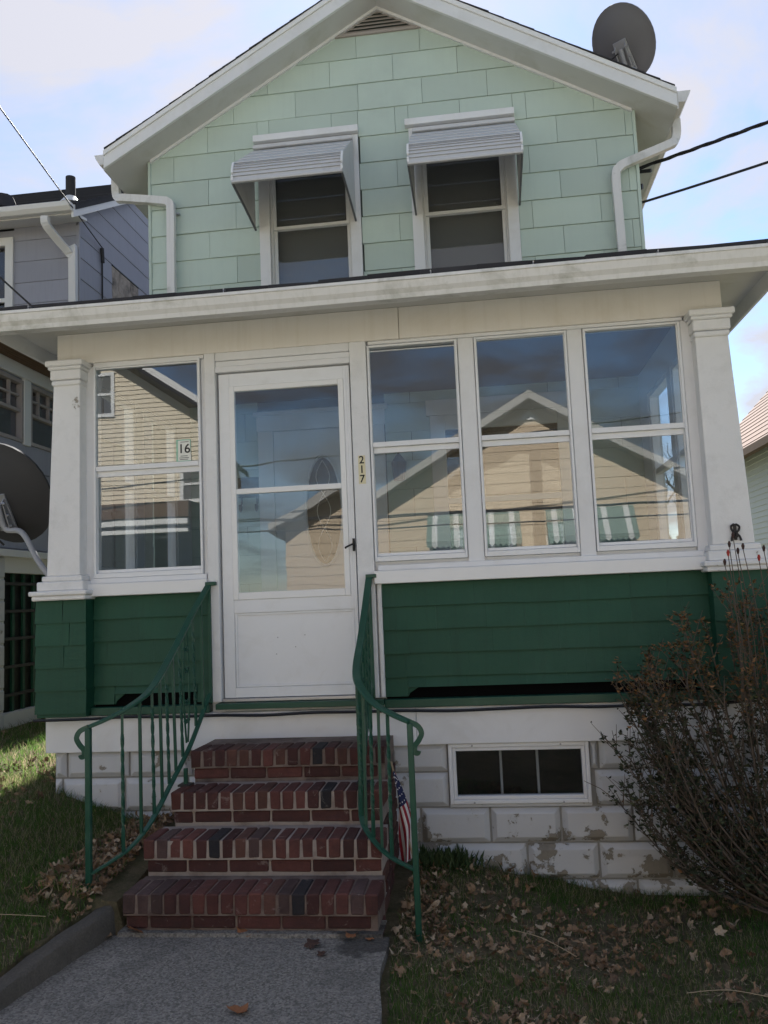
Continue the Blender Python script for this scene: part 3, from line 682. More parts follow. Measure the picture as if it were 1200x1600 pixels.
for x in (-2.62, -1.42, -.22, .35, 1.02, 1.60): MB().tube([(x, -.512, 3.284), (x, -.512, 3.308), (x, -.40, 3.318)], .004, 6).build('gutter_hanger', 'galv', pg)
# porch interior
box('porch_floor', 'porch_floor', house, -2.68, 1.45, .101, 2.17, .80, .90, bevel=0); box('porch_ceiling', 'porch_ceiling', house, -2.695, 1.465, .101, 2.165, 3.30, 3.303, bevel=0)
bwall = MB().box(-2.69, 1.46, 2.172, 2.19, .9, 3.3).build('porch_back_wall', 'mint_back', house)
CASE = [(-1.97, -.82, .9, 3.2), (-.42, .80, 1.55, 3.2)]
z0 = .905; r_ = 0
while z0 < 3.29:
    z1 = min(z0 + .255, 3.298); x = -2.69 - (.3 if r_ % 2 else 0)
    while x < 1.46:
        a, c = max(x, -2.69), min(x + .6, 1.46); x += .6
        for p, q in ((a, min(c, CASE[0][0])), (max(a, CASE[0][1]), c)):
            if q - p > .02 and (z1 > 3.2 or not (p < .8 and q > -.42 and z0 > 1.5 and q - p < .0)):
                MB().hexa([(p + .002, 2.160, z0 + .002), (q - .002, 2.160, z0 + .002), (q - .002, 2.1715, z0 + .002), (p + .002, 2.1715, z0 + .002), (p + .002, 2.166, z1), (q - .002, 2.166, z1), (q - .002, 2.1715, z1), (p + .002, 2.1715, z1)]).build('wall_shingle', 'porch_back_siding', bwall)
    z0 += .255; r_ += 1
mb = MB(); mb.box(-1.965, -1.825, 2.125, 2.159, .905, 3.02); mb.box(-.965, -.825, 2.125, 2.159, .905, 3.02); mb.box(-1.975, -.815, 2.12, 2.159, 3.02, 3.16); mb.box(-2.0, -.79, 2.10, 2.159, 3.16, 3.20)
ent = mb.build('entry_door', 'interior_white', house, .004)
box('door_leaf', 'interior_door', ent, -1.823, -.967, 2.135, 2.160, .91, 3.015)
el = [(-1.385 + .15 * math.cos(2 * PI * k / 32), 2.285 + .47 * math.sin(2 * PI * k / 32)) for k in range(32)]
MB().prism(el, 2.128, 2.134).build('oval_glass', 'dark_room', ent)
ell = [(-1.385 + .165 * math.cos(2 * PI * k / 32), 2.127, 2.285 + .49 * math.sin(2 * PI * k / 32)) for k in range(33)]
MB().tube(ell, .012, 6).build('oval_moulding', 'interior_door', ent)
for ph_ in (0, 1, 2):
    zc = 1.98 + ph_ * .3
    for s in (-1, 1): MB().tube([(-1.385 + s * .06 * math.sin(PI * t / 10), 2.124, zc - .15 + .03 * t) for t in range(11)], .003, 5).build('lead_came', 'nbr_white', ent)
mb = MB(); ring(mb, -.42, .80, 1.55, 3.06, .13, 2.12, 2.158); mb.box(-.45, .83, 2.11, 2.158, 3.061, 3.2)
iw = mb.build('inner_window', 'interior_white', house, .004)
box('pane', 'glass_dark', iw, -.29, .67, 2.14, 2.144, 1.68, 2.93, bevel=0); box('pane', 'black', iw, -.29, .67, 2.15, 2.155, 1.68, 2.93, bevel=0); box('meeting_rail', 'interior_white', iw, -.29, .67, 2.125, 2.139, 2.28, 2.33)  # second pane is a black sheet standing in for the unlit room
SW = [(.35, .98, 1.75, 3.05), (1.10, 1.82, 1.75, 3.05)]
for x0, x1, wx in ((-2.69, -2.60, -2.65), (1.37, 1.46, 1.41)):
    mb = MB(); grid_wall(mb, .211, 2.15, .862, 3.286, SW, x0, x1, axis='x'); sw_ = mb.build('porch_side_wall', 'interior_white', house)
    for h in SW:
        mb = MB(); ring(mb, h[0], h[1], h[2], h[3], .035, x0 + .01, x1 - .01, axis='x'); mb.box(x0 + .02, x1 - .02, h[0] + .035, h[1] - .035, 2.39, 2.43)
        f_ = mb.build('window_frame', 'alu_white', sw_)
        MB().box(wx - .0015, wx + .0015, h[0] + .03, h[1] - .03, h[2] + .03, h[3] - .03).build('pane', 'glass_side', sw_)

# ================================================================== brick steps
STY = [-1.20, -.95, -.70, -.45]; STZ = [.180, .350, .520, .690]; STX = [(-1.752, -.553), (-1.757, -.560), (-1.712, -.580), (-1.692, -.592)]
steps = T('brick_steps', 'four worn red brick steps rising to the white storm door', 'steps', (-1.18, -.55, 0))
core = MB()
for k in range(4):
    x0, x1 = STX[k]; y0 = STY[k]; yb = .02
    core.mi = 0 if k in (1, 2) else 1
    core.box(x0 + .006, x1 - .006, y0 + .005, (STY[k + 1] + .02 if k < 3 else -.032), STZ[k] - .095, STZ[k] - .0045)
    core.box(x0 + .020, x1 - .012, y0 + .024, (STY[k + 1] + .03 if k < 3 else -.032), -.02, STZ[k] - .094)
core = core.build('mortar_core', ['mortar', 'mortar_dark'], steps)
def brick_meshes(dx, dy, dz, n=6, bev=.0055):
    out = []
    for _ in range(n):
        mb = MB(); j = lambda s=.0026: random.uniform(-s, s)
        mb.hexa([(j(), j(), j()), (dx + j(), j(), j()), (dx + j(), dy, j()), (j(), dy, j()), (j(), j(), dz + j()), (dx + j(), j(), dz + j()), (dx + j(), dy, dz + j()), (j(), dy, dz + j())])
        ob = mb.build('brick', 'brick_red', None, bev); me = ob.data; bpy.data.objects.remove(ob); out.append(me)
        # build() centres on the base: keep that
    return out
ROW = brick_meshes(.0575, .205, .090); STR = brick_meshes(.196, .09, .057); SID = brick_meshes(.09, .196, .057); HALF = brick_meshes(.095, .09, .057)
def lay(meshes, c, mat, sx=1.0):
    ob = bpy.data.objects.new('brick', random.choice(meshes)); COL.objects.link(ob); ob.parent = steps
    ob.location = Vector(c) - WL['brick_steps']; WL[ob.name] = Vector(c)
    ob.material_slots[0].link = 'OBJECT'; ob.material_slots[0].material = MATS[mat]; ob.scale.x = sx
    ob.rotation_euler = (random.uniform(-.008, .008), random.uniform(-.008, .008), random.uniform(-.012, .012))
    return ob
POOL = ['brick_red'] * 6 + ['brick_dark'] * 5 + ['brick_brown'] * 3 + ['brick_bright'] * 2 + ['brick_grey'] * 1
BLK = {0: {12}, 1: {5}, 2: {12}, 3: {10}}
for k in range(4):
    x0, x1 = STX[k]; n = (18, 18, 17, 16)[k]; p = (x1 - x0) / n
    for i in range(n):
        mat = 'brick_black' if i in BLK[k] else random.choice(POOL)
        if k == 0 and i < 3: mat = 'brick_grey'
        if k == 3: mat = mat if mat == 'brick_black' else random.choice(['brick_dark', 'brick_dark', 'brick_brown', 'brick_red'])
        lay(ROW, (x0 + p * (i + .5), STY[k] + .1025 + random.uniform(-.003, .003), STZ[k] - .090 + random.uniform(-.0025, .0025)), mat, p / .0675 * random.uniform(.97, 1.03))
    zc = STZ[k] - .090 - .010 - .057
    xx = x0 + .020 - (0 if k % 2 else .1)
    while xx < x1 - .03:
        a, c = max(xx, x0 + .014), min(xx + .196, x1 - .014); xx += .208
        if c - a < .04: continue
        ms = STR if c - a > .12 else HALF
        lay(ms, ((a + c) / 2, STY[k] + .016 + .045, zc), random.choice(['brick_red', 'brick_dark', 'brick_dark', 'brick_black' if random.random() < .12 else 'brick_dark']), (c - a) / (.196 if ms is STR else .095))
    # exposed flank towards the lawn
    z = STZ[k] - .100 - .0675 * 2 + .0105; r_ = 0
    while z > -.07:
        y = STY[k] + .03 + (.1 if r_ % 2 else 0)
        ye = STY[k] + (.28 if k < 3 else .42)
        while y < ye - .05:
            lay(SID, (x1 - .045 - .002, y + .098, z), random.choice(['brick_red', 'brick_dark', 'brick_brown'])); y += .208
        z -= .0675; r_ += 1
mb = MB(); sx_ = np.linspace(-1.765, -.540, 40)
for a, c in zip(sx_, sx_[1:]):
    ya, yc = [-1.226 + .008 * noise.noise(Vector((q * 14, 4, 0))) for q in (a, c)]; za, zc = [.016 + .005 * noise.noise(Vector((q * 18, 8, 0))) for q in (a, c)]
    mb.add([(a, ya, -.03), (c, yc, -.03), (c, yc + .012, zc), (a, ya + .012, za), (a, -1.05, za), (c, -1.05, zc)], [(0, 1, 2, 3), (3, 2, 5, 4)])
mb.build('base_slab', 'concrete_path', steps)

# ================================================================== iron railings
def railing(label, top, bot, newel, mirror, n_bal, ornate, sup):
    t = T('railing', label, 'railing', (newel[0], newel[1], newel[2]), 'railings of the steps')
    tp = spline(top, 8); bt = spline(bot, 8)
    hand = MB(); hand.tube(tp, .02, sect=(.040, .016)); hand.build('handrail', 'green_metal', t, .003)
    # scroll past the newel
    s = mirror; e = tp[-1]
    scr = spline([e + Vector((0, 0, 0)), e + Vector((s * .038, -.01, -.018)), e + Vector((s * .054, -.012, -.050)), e + Vector((s * .040, -.01, -.082)), e + Vector((s * .020, -.006, -.108)), e + Vector((s * .020, -.006, -.136)), e + Vector((s * .032, -.006, -.140)), e + Vector((s * .036, -.006, -.130))], 5)
    mb = MB(); mb.tube(scr, .008, sect=(.024, .008), up=(0, 1, 0)); mb.build('scroll', 'green_metal', t, .002)
    MB().box(newel[0] - .0135, newel[0] + .0135, newel[1] - .0135, newel[1] + .0135, newel[2] - .12, e.z - .006).build('newel_post', 'green_metal', t, .003)
    MB().tube(bt, .012, sect=(.026, .012)).build('bottom_rail', 'green_metal', t, .002)
    def at(path, y):
        for p, q in zip(path, path[1:]):
            if (p.y - y) * (q.y - y) <= 0 and p.y != q.y: return p.lerp(q, (p.y - y) / (p.y - q.y))
        return path[-1] if abs(path[-1].y - y) < abs(path[0].y - y) else path[0]
    arc_l = np.concatenate([[0], np.cumsum([math.hypot(q.x - p.x, q.y - p.y) for p, q in zip(tp, tp[1:])])]); dense = [p.lerp(q, k_ / 6) for p, q in zip(bt, bt[1:]) for k_ in range(7)]
    for i in range(n_bal):
        tgt = arc_l[-1] * (.07 + .86 * (i + .2) / n_bal); q_ = max(1, int(np.searchsorted(arc_l, tgt))); a = tp[q_ - 1].lerp(tp[q_], (tgt - arc_l[q_ - 1]) / max(1e-6, arc_l[q_] - arc_l[q_ - 1]))
        c = min(dense, key=lambda v: (v.x - a.x) ** 2 + (v.y - a.y) ** 2); c = Vector((a.x * .5 + c.x * .5, a.y * .5 + c.y * .5, c.z)); y = a.y
        if i == ornate:
            for s2 in (-1, 1):                        # lyre-shaped panel with collars and curls
                pth = [Vector((a.x, y + s2 * (.012 + .035 * math.sin(PI * q / 12)), c.z + (a.z - c.z) * q / 12)) for q in range(13)]
                MB().tube(pth, .006, 6).build('ornament', 'green_metal', t)
            for fz in (.18, .34, .62, .8):
                zc = c.z + (a.z - c.z) * fz
                for s2 in (-1, 1):
                    MB().tube([Vector((a.x, y + s2 * .022 + s2 * .02 * math.cos(q * .7) * (1 - q * .07), zc + .02 * math.sin(q * .7) * (1 - q * .07))) for q in range(10)], .005, 5).build('ornament', 'green_metal', t)
            continue
        nseg = 26 if i % 2 else 2
        pth = [c.lerp(Vector((a.x, a.y, a.z - .004)), q / nseg) for q in range(nseg + 1)]
        rl = [q * .55 if 4 < q < 22 else (2.2 if q <= 4 else 12.1) for q in range(nseg + 1)] if i % 2 else 0.0
        MB().tube(pth, .008, sect=(.0135, .0135), roll=rl).build('baluster', 'green_metal', t)
    w0, w1 = tp[0], bt[0]
    MB().box(w0.x - .009, w0.x + .009, -.055, -.037, .9045, w0.z - .004).build('wall_post', 'green_metal', t, .002)
    mb = MB(); mb.box(w0.x - .02, w0.x + .045, -.064, -.031, w0.z - .012, w0.z + .010); mb.build('wall_bracket', 'green_metal', t, .002)
    a = at(bt, sup[1]); MB().box(sup[0] - .010, sup[0] + .010, sup[1] - .010, sup[1] + .010, sup[2], a.z).build('support_post', 'green_metal', t, .002)
    MB().box(sup[0] - .035, sup[0] + .035, sup[1] - .035, sup[1] + .035, sup[2] - .002, sup[2] + .008).build('foot_plate', 'iron', t, .002)
    return t
railing('curved green iron railing with twisted bars, flaring onto the grass bank beside the kerb',
        [(-1.700, -.040, 1.626), (-1.741, -.240, 1.444), (-1.752, -.530, 1.239), (-1.748, -.830, 1.079), (-1.798, -.970, 1.010), (-1.879, -1.050, .961), (-1.960, -1.100, .927)],
        [(-1.706, -.050, .960), (-1.722, -.350, .710), (-1.730, -.650, .545), (-1.742, -.880, .419), (-1.801, -.980, .330), (-1.867, -1.050, .285), (-1.957, -1.100, .236)], (-1.960, -1.10, .18), -1, 10, 2, (-1.690, -.52, .522))
railing('curved green iron railing seen nearly end on, flaring towards the flag and shrub',
        [(-.702, -.040, 1.628), (-.699, -.450, 1.302), (-.691, -.720, 1.150), (-.659, -.880, 1.075), (-.575, -.980, .992), (-.476, -1.050, .944), (-.391, -1.100, .914)],
        [(-.715, -.050, .955), (-.710, -.520, .625), (-.677, -.840, .459), (-.633, -.950, .385), (-.529, -1.040, .305), (-.400, -1.100, .256)], (-.391, -1.10, .0), 1, 18, 6, (-.708, -.54, .522))

# ================================================================== window awnings
def awning(x0, x1, label):
    t = T('window_awning', label, 'awning', ((x0 + x1) / 2, 2.16, 4.92), 'aluminium awnings of the upper windows')
    kn = (1.500, 5.215); bk = (2.150, 5.690); lip = (1.440, 5.030)
    n = 4                                               # sloping pans
    for i in range(n):
        a, c = i / n, (i + 1) / n; ya, za = bk[0] + (kn[0] - bk[0]) * a, bk[1] + (kn[1] - bk[1]) * a; yc, zc = bk[0] + (kn[0] - bk[0]) * c, bk[1] + (kn[1] - bk[1]) * c
        MB().hexa([(x0, yc, zc), (x1, yc, zc), (x1, ya, za - .012), (x0, ya, za - .012), (x0, yc, zc + .010), (x1, yc, zc + .010), (x1, ya, za), (x0, ya, za)]).build('slat', 'alu_awn', t, .002)
    arc = []
    for q in range(7):                                  # rounded drop front made of ribs
        s = q / 6; arc.append((kn[0] + (lip[0] - kn[0]) * math.sin(s * PI / 2), kn[1] + (lip[1] - kn[1]) * (1 - math.cos(s * PI / 2)) * .45 + (lip[1] - kn[1]) * s * .55))
    for (ya, za), (yc, zc) in zip(arc, arc[1:]):
        MB().hexa([(x0 + .004, yc - .004, zc + .001), (x1 - .004, yc - .004, zc + .001), (x1 - .004, yc + .012, zc + .001), (x0 + .004, yc + .012, zc + .001), (x0 + .004, ya + .006, za), (x1 - .004, ya + .006, za), (x1 - .004, ya + .014, za), (x0 + .004, ya + .014, za)]).build('rib', 'alu_awn', t, .0015)
    box('front_rail', 'alu_awn', t, x0 - .004, x1 + .004, lip[0] - .012, lip[0] + .02, lip[1] - .022, lip[1] + .002, bevel=.004)
    box('top_rail', 'alu_awn', t, x0, x1, 2.12, 2.171, 5.695, 5.73)
    for x in (x0, x1):
        pl = [bk, kn] + arc + [lip, (1.52, 5.02), (1.80, 4.985), (2.12, 4.93), (2.15, 4.93)]
        e = .0035
        MB().prism([(p[0], p[1] - .004) for p in pl], x - e, x + e, axis='x').build('side_panel', 'alu_awn', t)
        MB().tube([(x, a, c) for a, c in arc], .012, sect=(.018, .022)).build('corner_trim', 'white_clean', t, .002)
        MB().tube([(x, 1.455, 5.015), (x, 1.80, 4.978), (x, 2.165, 4.925)], .009, sect=(.016, .016)).build('arm', 'alu_awn_shaded', t)
    return t
awning(-1.940, -1.005, 'silver aluminium awning over the upper window nearer the kerb side of the gable')
awning(-.455, .470, 'silver aluminium awning over the upper window nearer the roof dish')

# ================================================================== satellite dishes
def dish(label, c, nrm, rx, rz, mast, feet, skin='dish_gray'):
    t = T('satellite_dish', label, 'satellite dish', mast[-1], None)
    n = Vector(nrm).normalized(); sx = n.cross(Vector((0, 0, 1))).normalized(); up = sx.cross(n).normalized(); c = Vector(c)
    V, F = [], []; R_, S_ = 9, 36
    for side in (0, 1):
        for i in range(R_ + 1):
            q = i / R_
            for j in range(S_):
                a = 2 * PI * j / S_
                V.append(c + sx * rx * q * math.cos(a) + up * rz * q * math.sin(a) + n * (.085 * (q * q - 1) - .006 * side - (.012 if i == R_ and side else 0)))
    m = (R_ + 1) * S_
    for side in (0, 1):
        o = side * m
        for i in range(R_):
            for j in range(S_): F.append((o + i * S_ + j, o + i * S_ + (j + 1) % S_, o + (i + 1) * S_ + (j + 1) % S_, o + (i + 1) * S_ + j))
    for j in range(S_): F.append((R_ * S_ + j, R_ * S_ + (j + 1) % S_, m + R_ * S_ + (j + 1) % S_, m + R_ * S_ + j))
    mb = MB(); mb.add(V, F); mb.build('reflector', skin, t, smooth=True)
    bkp = c - n * .098 - up * rz * .32
    def P_(a, b_, d): return bkp + sx * a + up * b_ + n * d
    mb = MB()
    for s in (-1, 1): mb.hexa([P_(s * .05 - .004, -.10, -.05), P_(s * .05 + .004, -.10, -.05), P_(s * .05 + .004, -.10, .012), P_(s * .05 - .004, -.10, .012), P_(s * .05 - .004, .10, -.035), P_(s * .05 + .004, .10, -.035), P_(s * .05 + .004, .13, .012), P_(s * .05 - .004, .13, .012)])
    mb.hexa([P_(-.07, -.13, -.002), P_(.07, -.13, -.002), P_(.07, -.13, .015), P_(-.07, -.13, .015), P_(-.06, .15, -.002), P_(.06, .15, -.002), P_(.06, .15, .015), P_(-.06, .15, .015)])
    mb.build('mount_bracket', 'galv', t, .002)
    for s in (-1, 1):
        for z in (-.08, 0, .09): MB().tube([P_(s * .075, z, -.035), P_(s * .045, z, -.035)], .009, 6).build('bolt', 'galv', t)
    MB().tube([P_(-.03, .06, -.03), P_(-.10, .04, -.05), P_(-.11, -.10, -.06), P_(-.04, -.22, -.05)], .008, 6).build('cable_loop', 'rubber', t)
    pth = [bkp - n * .02 + up * .08, bkp - n * .03 - up * .10] + [Vector(p) for p in mast]
    MB().tube(spline(pth, 5), .021, 10).build('mast', 'pipe_gray', t, smooth=True)
    lnb = c + n * .38 - up * rz * .75
    mb = MB(); mb.tube([c - up * rz * .98 - n * .01, lnb - up * .05, lnb], .013, 8); mb.build('feed_arm', 'pipe_gray', t)
    MB().tube([lnb, lnb + (c - lnb).normalized() * .09], .03, 10).build('feed_head', 'pipe_gray', t)
    mb = MB(); f0, f1 = feet; mb.box(*f0); mb.build('foot_plate', 'galv', t, .002)
    return t
dish('gray satellite dish seen from behind on the edge of the roof against the sky', (1.500, 2.30, 6.425), (.46, .62, .66), .285, .335,
     [(1.56, 2.20, 6.08), (1.60, 2.22, 5.87)], ((1.52, 1.68, 2.14, 2.30, 5.80, 5.90), None))
dish('large dark satellite dish seen from behind beside the porch column and basement lattice', (-3.400, .55, 2.360), (.12, .86, .46), .375, .385,
     [(-3.245, .50, 2.06), (-3.10, .47, 1.84), (-2.93, .45, 1.66), (-2.80, .45, 1.60)], ((-2.80, -2.692, .38, .52, 1.50, 1.70), None), 'dish_dark')

# ================================================================== little flag on a stick
fl = T('flag', 'small American flag on a thin wooden stick leaning beside the brick steps', 'flag', (-.415, -.60, -.07))
s0, s1 = Vector((-.408, -.62, -.07)), Vector((-.548, -.585, .64))
MB().tube([s0, s1], .0045, 6).build('stick', 'stick', fl)
NS, NT = 26, 39; mb = MB(); grid = {}
for i in range(NS + 1):
    s = i / NS
    for j in range(NT + 1):
        t_ = j / NT
        fr = 1 - t_ / .54 if t_ < .54 else (t_ - .54) / .46 * .8                  # folded over: canton half in front, the rest behind
        h = s1.lerp(s0, .02 + .20 * (t_ if t_ < .54 else 1.08 - t_))
        xx = h.x + .004 + (.006 + .085 * min(1, s * 1.6)) * fr + .010 * s + .006 * math.sin(s * 7 + fr * 6)
        yy = h.y - .014 + (.022 * math.sin(fr * 7 + s * 2.0) * (.3 + s)) + (.03 + .02 * s if t_ >= .54 else 0)
        zz_ = h.z - (.02 + .43 * s) * (1 - .13 * fr * (1 - s)) + .012 * math.sin(fr * 5)
        grid[i, j] = (xx, yy, max(zz_, .05))
for i in range(NS):
    for j in range(NT):
        st = j // 3; mb.mi = 2 if (i < NS * .36 and st < 7) else (0 if st % 2 == 0 else 1)
        mb.add([grid[i, j], grid[i + 1, j], grid[i + 1, j + 1], grid[i, j + 1]], [(0, 1, 2, 3)])
cl = mb.build('cloth', ['flag_red', 'flag_white', 'flag_blue'], fl, fix=False)
for i in range(1, 10, 2):
    for j in range(1, 20, 3):
        p = Vector(grid[i, j]); q = Vector(grid[i + 1, j]); r2 = Vector(grid[i, j + 1]); nn_ = (q - p).cross(r2 - p).normalized()
        if nn_.y > 0: nn_ = -nn_
        u_ = (q - p).normalized(); v_ = nn_.cross(u_); mbs = MB(); R = .0052
        pts = [p + nn_ * .0012 + (u_ * math.cos(2 * PI * k / 10) + v_ * math.sin(2 * PI * k / 10)) * (R if k % 2 == 0 else R * .42) for k in range(10)]
        mbs.add(pts, [tuple(range(10))]); mbs.build('star', 'flag_white', cl, fix=False)

# ================================================================== number, sticker, hook, cable
num = T('house_number', 'vertical cream number plates reading 217 on the door jamb', 'number plate', (-.722, -.034, 2.20))
for k, ch in enumerate('217'):
    zc = 2.338 - k * .0585
    pl_ = box('plate', 'plate', num, -.744, -.700, -.0335, -.0305, zc - .029, zc + .029, bevel=.0008)
    me = text_mesh(ch, .066, .0008); me.transform(Matrix.Rotation(PI / 2, 4, 'X')); me.materials.clear(); me.materials.append(MATS['ink'])
    link('digit', me, (-.722, -.0348, zc), pl_)
sg_ = T('window_sign', 'pale green and white paper sign with the number 16 inside the porch window pane', 'sign', (-1.86, -.0005, 2.41))
mb = MB(); mb.box(-1.913, -1.818, -.0005, .0005, 2.408, 2.548); mb.build('backing', 'sticker_green', sg_)
mb = MB(); mb.hexa([(-1.902, -.0014, 2.412), (-1.815, -.0014, 2.412), (-1.815, -.0006, 2.412), (-1.902, -.0006, 2.412), (-1.900, -.0014, 2.541), (-1.823, -.0014, 2.541), (-1.823, -.0006, 2.541), (-1.900, -.0006, 2.541)]); mb.build('card', 'sticker_white', sg_)
me = text_mesh('16', .082, .0003); me.transform(Matrix.Rotation(PI / 2, 4, 'X')); me.materials.clear(); me.materials.append(MATS['ink']); link('digits', me, (-1.860, -.0020, 2.486), sg_)
for z, a, c in ((2.440, -1.885, -1.838), (2.428, -1.892, -1.83), (2.418, -1.89, -1.835), (2.530, -1.885, -1.83)): box('print_line', 'ink', sg_, a, c, -.0019, -.0015, z, z + .0035, bevel=0)
hk = T('wall_hook', 'small dark iron scrollwork hook on the column above the shrub', 'hook', (1.41, -.105, 1.73))
for s in (-1, 1):
    MB().tube(spline([(1.41 + s * .004, -.108, 1.826), (1.41 + s * .022, -.112, 1.812), (1.41 + s * .018, -.115, 1.79), (1.41 + s * .004, -.115, 1.775), (1.41 + s * .02, -.115, 1.755), (1.41 + s * .026, -.118, 1.73)], 4), .0065, 6).build('scroll', 'iron', hk)
MB().box(1.402, 1.418, -.112, -.100, 1.735, 1.828).build('back_plate', 'iron', hk, .002); MB().tube([(1.41, -.11, 1.76), (1.41, -.135, 1.752), (1.41, -.14, 1.775)], .006, 6).build('peg', 'iron', hk)
hb = T('coat_hooks', 'dark board with two hooks on the porch back wall behind the storm door glass', 'coat hook', (-2.05, 2.155, 2.4))
box('board', 'rubber', hb, -2.16, -1.955, 2.135, 2.1595, 2.44, 2.62)
for x in (-2.13, -1.985): MB().tube(spline([(x, 2.14, 2.45), (x, 2.13, 2.36), (x, 2.11, 2.315), (x, 2.085, 2.33), (x, 2.08, 2.37)], 4), .010, 6).build('hook', 'iron', hb)
ln_ = T('wall_lantern', 'dark lantern on the porch back wall behind the glass next to the number plates', 'lantern', (-.70, 2.1, 2.5))
box('backplate', 'iron', ln_, -.73, -.67, 2.145, 2.1595, 2.56, 2.72); MB().tube([(-.70, 2.05, 2.50), (-.70, 2.05, 2.66), (-.70, 2.05, 2.74)], [.05, .065, .01], 8).build('shade', 'iron', ln_); MB().tube([(-.70, 2.15, 2.66), (-.70, 2.06, 2.73)], .008, 6).build('arm', 'iron', ln_)
def cable(name, label, pts, r, mat='rubber', cat='cable', n=8, group=None): return tag(MB().tube(spline(pts, n), r, 6).build(name, mat), label, cat, group)
cp = [(-2.80, -.122, .834), (-2.45, -.120, .836), (-2.38, -.066, .832)] + [(x, -.066 - random.uniform(0, .004), .832 + random.uniform(-.010, .006)) for x in np.arange(-2.2, 1.5, .28)]
cable('wall_cable', 'thin black cable running along under the green porch ledge', cp, .0095)
# power and phone lines
def sag(a, b_, s, n=14): return [Vector(a).lerp(Vector(b_), k / n) - Vector((0, 0, s * 4 * (k / n) * (1 - k / n))) for k in range(n + 1)]
tw = sag((1.56, 2.60, 5.36), (13, -4.2, 7.4), .55, 40)
mb = MB()
for ph_ in (0, 2.1, 4.2): mb.tube([p + Vector((0, .011 * math.cos(k * 1.1 + ph_), .011 * math.sin(k * 1.1 + ph_))) for k, p in enumerate(spline(tw, 3))], .0085, 5)
tag(mb.build('service_line', 'rubber'), 'thick twisted black power line leaving the eave of the green house', 'power line')
ob = T('line_clamp', 'dark wedge clamp anchoring the twisted power line to the house corner', 'clamp', (1.58, 2.58, 5.3))
MB().tube([(1.50, 2.62, 5.42), (1.60, 2.58, 5.33), (1.70, 2.52, 5.30)], .018, 8).build('wedge', 'rubber', ob); MB().tube([(1.55, 2.58, 5.18), (1.62, 2.55, 5.17)], .028, 8).build('insulator', 'black', ob)
cable('phone_line', 'single black line below the twisted power line at the house corner', sag((1.54, 3.4, 5.36), (13, -3.6, 6.9), .5, 20), .0125, n=2)
cable('drop_wire', 'thin pale wire slanting down across the sky to the gray house', sag((-4.57, 4.55, 6.03), (-3.36, -8, 7.45), .12, 20), .008, 'rubber', n=2)
cable('drop_wire', 'short dark wire crossing in front of the gray house above the porch gutter', [(-3.2, 1.12, 3.64), (-3.48, 1.0, 3.93), (-3.74, .88, 4.20), (-4.6, .5, 5.1), (-7, -.5, 7.4)], .008, n=3)

# ================================================================== gray neighbouring house
gh = T('gray_house', 'blue-gray sided house with dark shingle roof and white gutter next door', 'house', (-7.5, 6, .3))
GX = -4.60
mb = MB(); grid_wall(mb, -12, GX - .012, .2, 6.10, [(-6.4, -5.50, 4.6, 5.95)], 4.012, 4.16)
mb.prism([(4.161, .2), (11.9, .2), (11.9, 6.2), (8.0, 8.58), (4.161, 6.27)], GX - .15, GX - .012, axis='x'); mb.box(-12, GX - .15, 11.8, 11.9, .2, 6.1); mb.box(-12, -11.9, 4.2, 11.8, .2, 6.1)
gwall = mb.build('wall', 'nbr_gray', gh)
z = .45
while z < 8.5:
    z1 = z + .262
    ye = 4.0 if z < 6.02 else 4.0 + (z + .262 - 6.15) / .525
    y2 = 12.0 if z < 6.0 else 8.0 + (8.15 - z1) / .525
    if z > 3.4:
        hy = [(4.0, 12.0)]
        if 4.8 < z + .13 < 5.94: hy = [(4.0, 4.87), (5.70, 12.0)]
        for p, q in hy:
            poly = clip(clip([(p, z + .002), (q, z + .002), (q, z1), (p, z1)], -.60, 1, 5.99 - 3.62 * .60), .60, 1, 8.60 + 8.0 * .60)
            if len(poly) > 2:
                n = len(poly); MB().add([(GX + .008 - .008 * (c - z) / .262, a, c) for a, c in poly] + [(GX - .0115, a, c) for a, c in poly], [tuple(range(n)), tuple(range(2 * n - 1, n - 1, -1))] + [(i, (i + 1) % n, (i + 1) % n + n, i + n) for i in range(n)]).build('siding_board', 'nbr_gray', gwall)
    if 3.8 < z < 6.0:
        for p, q in ((-12, -6.5), (-5.42, GX - .03)) if 4.5 < z + .1 else ((-12, GX - .03),):
            MB().hexa([(p, 3.992, z + .002), (q, 3.992, z + .002), (q, 4.0115, z + .002), (p, 4.0115, z + .002), (p, 4.0, z1), (q, 4.0, z1), (q, 4.0115, z1), (p, 4.0115, z1)]).build('siding_board', 'nbr_gray', gwall)
    z = z1
box('corner_board', 'nbr_gray', gh, GX - .03, GX + .012, 3.985, 4.02, .3, 6.08)
mb = MB(); mb.prism([(3.66, 6.10), (8.0, 8.70), (12.3, 6.12), (12.3, 6.20), (8.0, 8.78), (3.66, 6.18)], -12.2, GX + .14, axis='x'); gr = mb.build('roof', 'roof_dark', gh)
for k in range(31):
    y0 = 3.62 + k * .14; z0 = 6.177 + (y0 - 3.66) * .60
    MB().hexa([(-12.2, y0, z0), (GX + .15, y0, z0), (GX + .15, y0 + .16, z0 + .092), (-12.2, y0 + .16, z0 + .092), (-12.2, y0, z0 + .022), (GX + .15, y0, z0 + .022), (GX + .15, y0 + .16, z0 + .103), (-12.2, y0 + .16, z0 + .103)]).build('shingle_course', 'roof_dark', gr)
MB().prism([(3.62, 5.99), (8.0, 8.618), (8.0, 8.768), (3.62, 6.14)], GX + .10, GX + .13, axis='x').build('rake_board', 'nbr_white', gh, .003)
MB().prism([(3.66, 6.05), (4.0, 6.12), (4.0, 6.15), (3.66, 6.10)], -12, GX + .10, axis='x').build('soffit', 'nbr_white', gh)
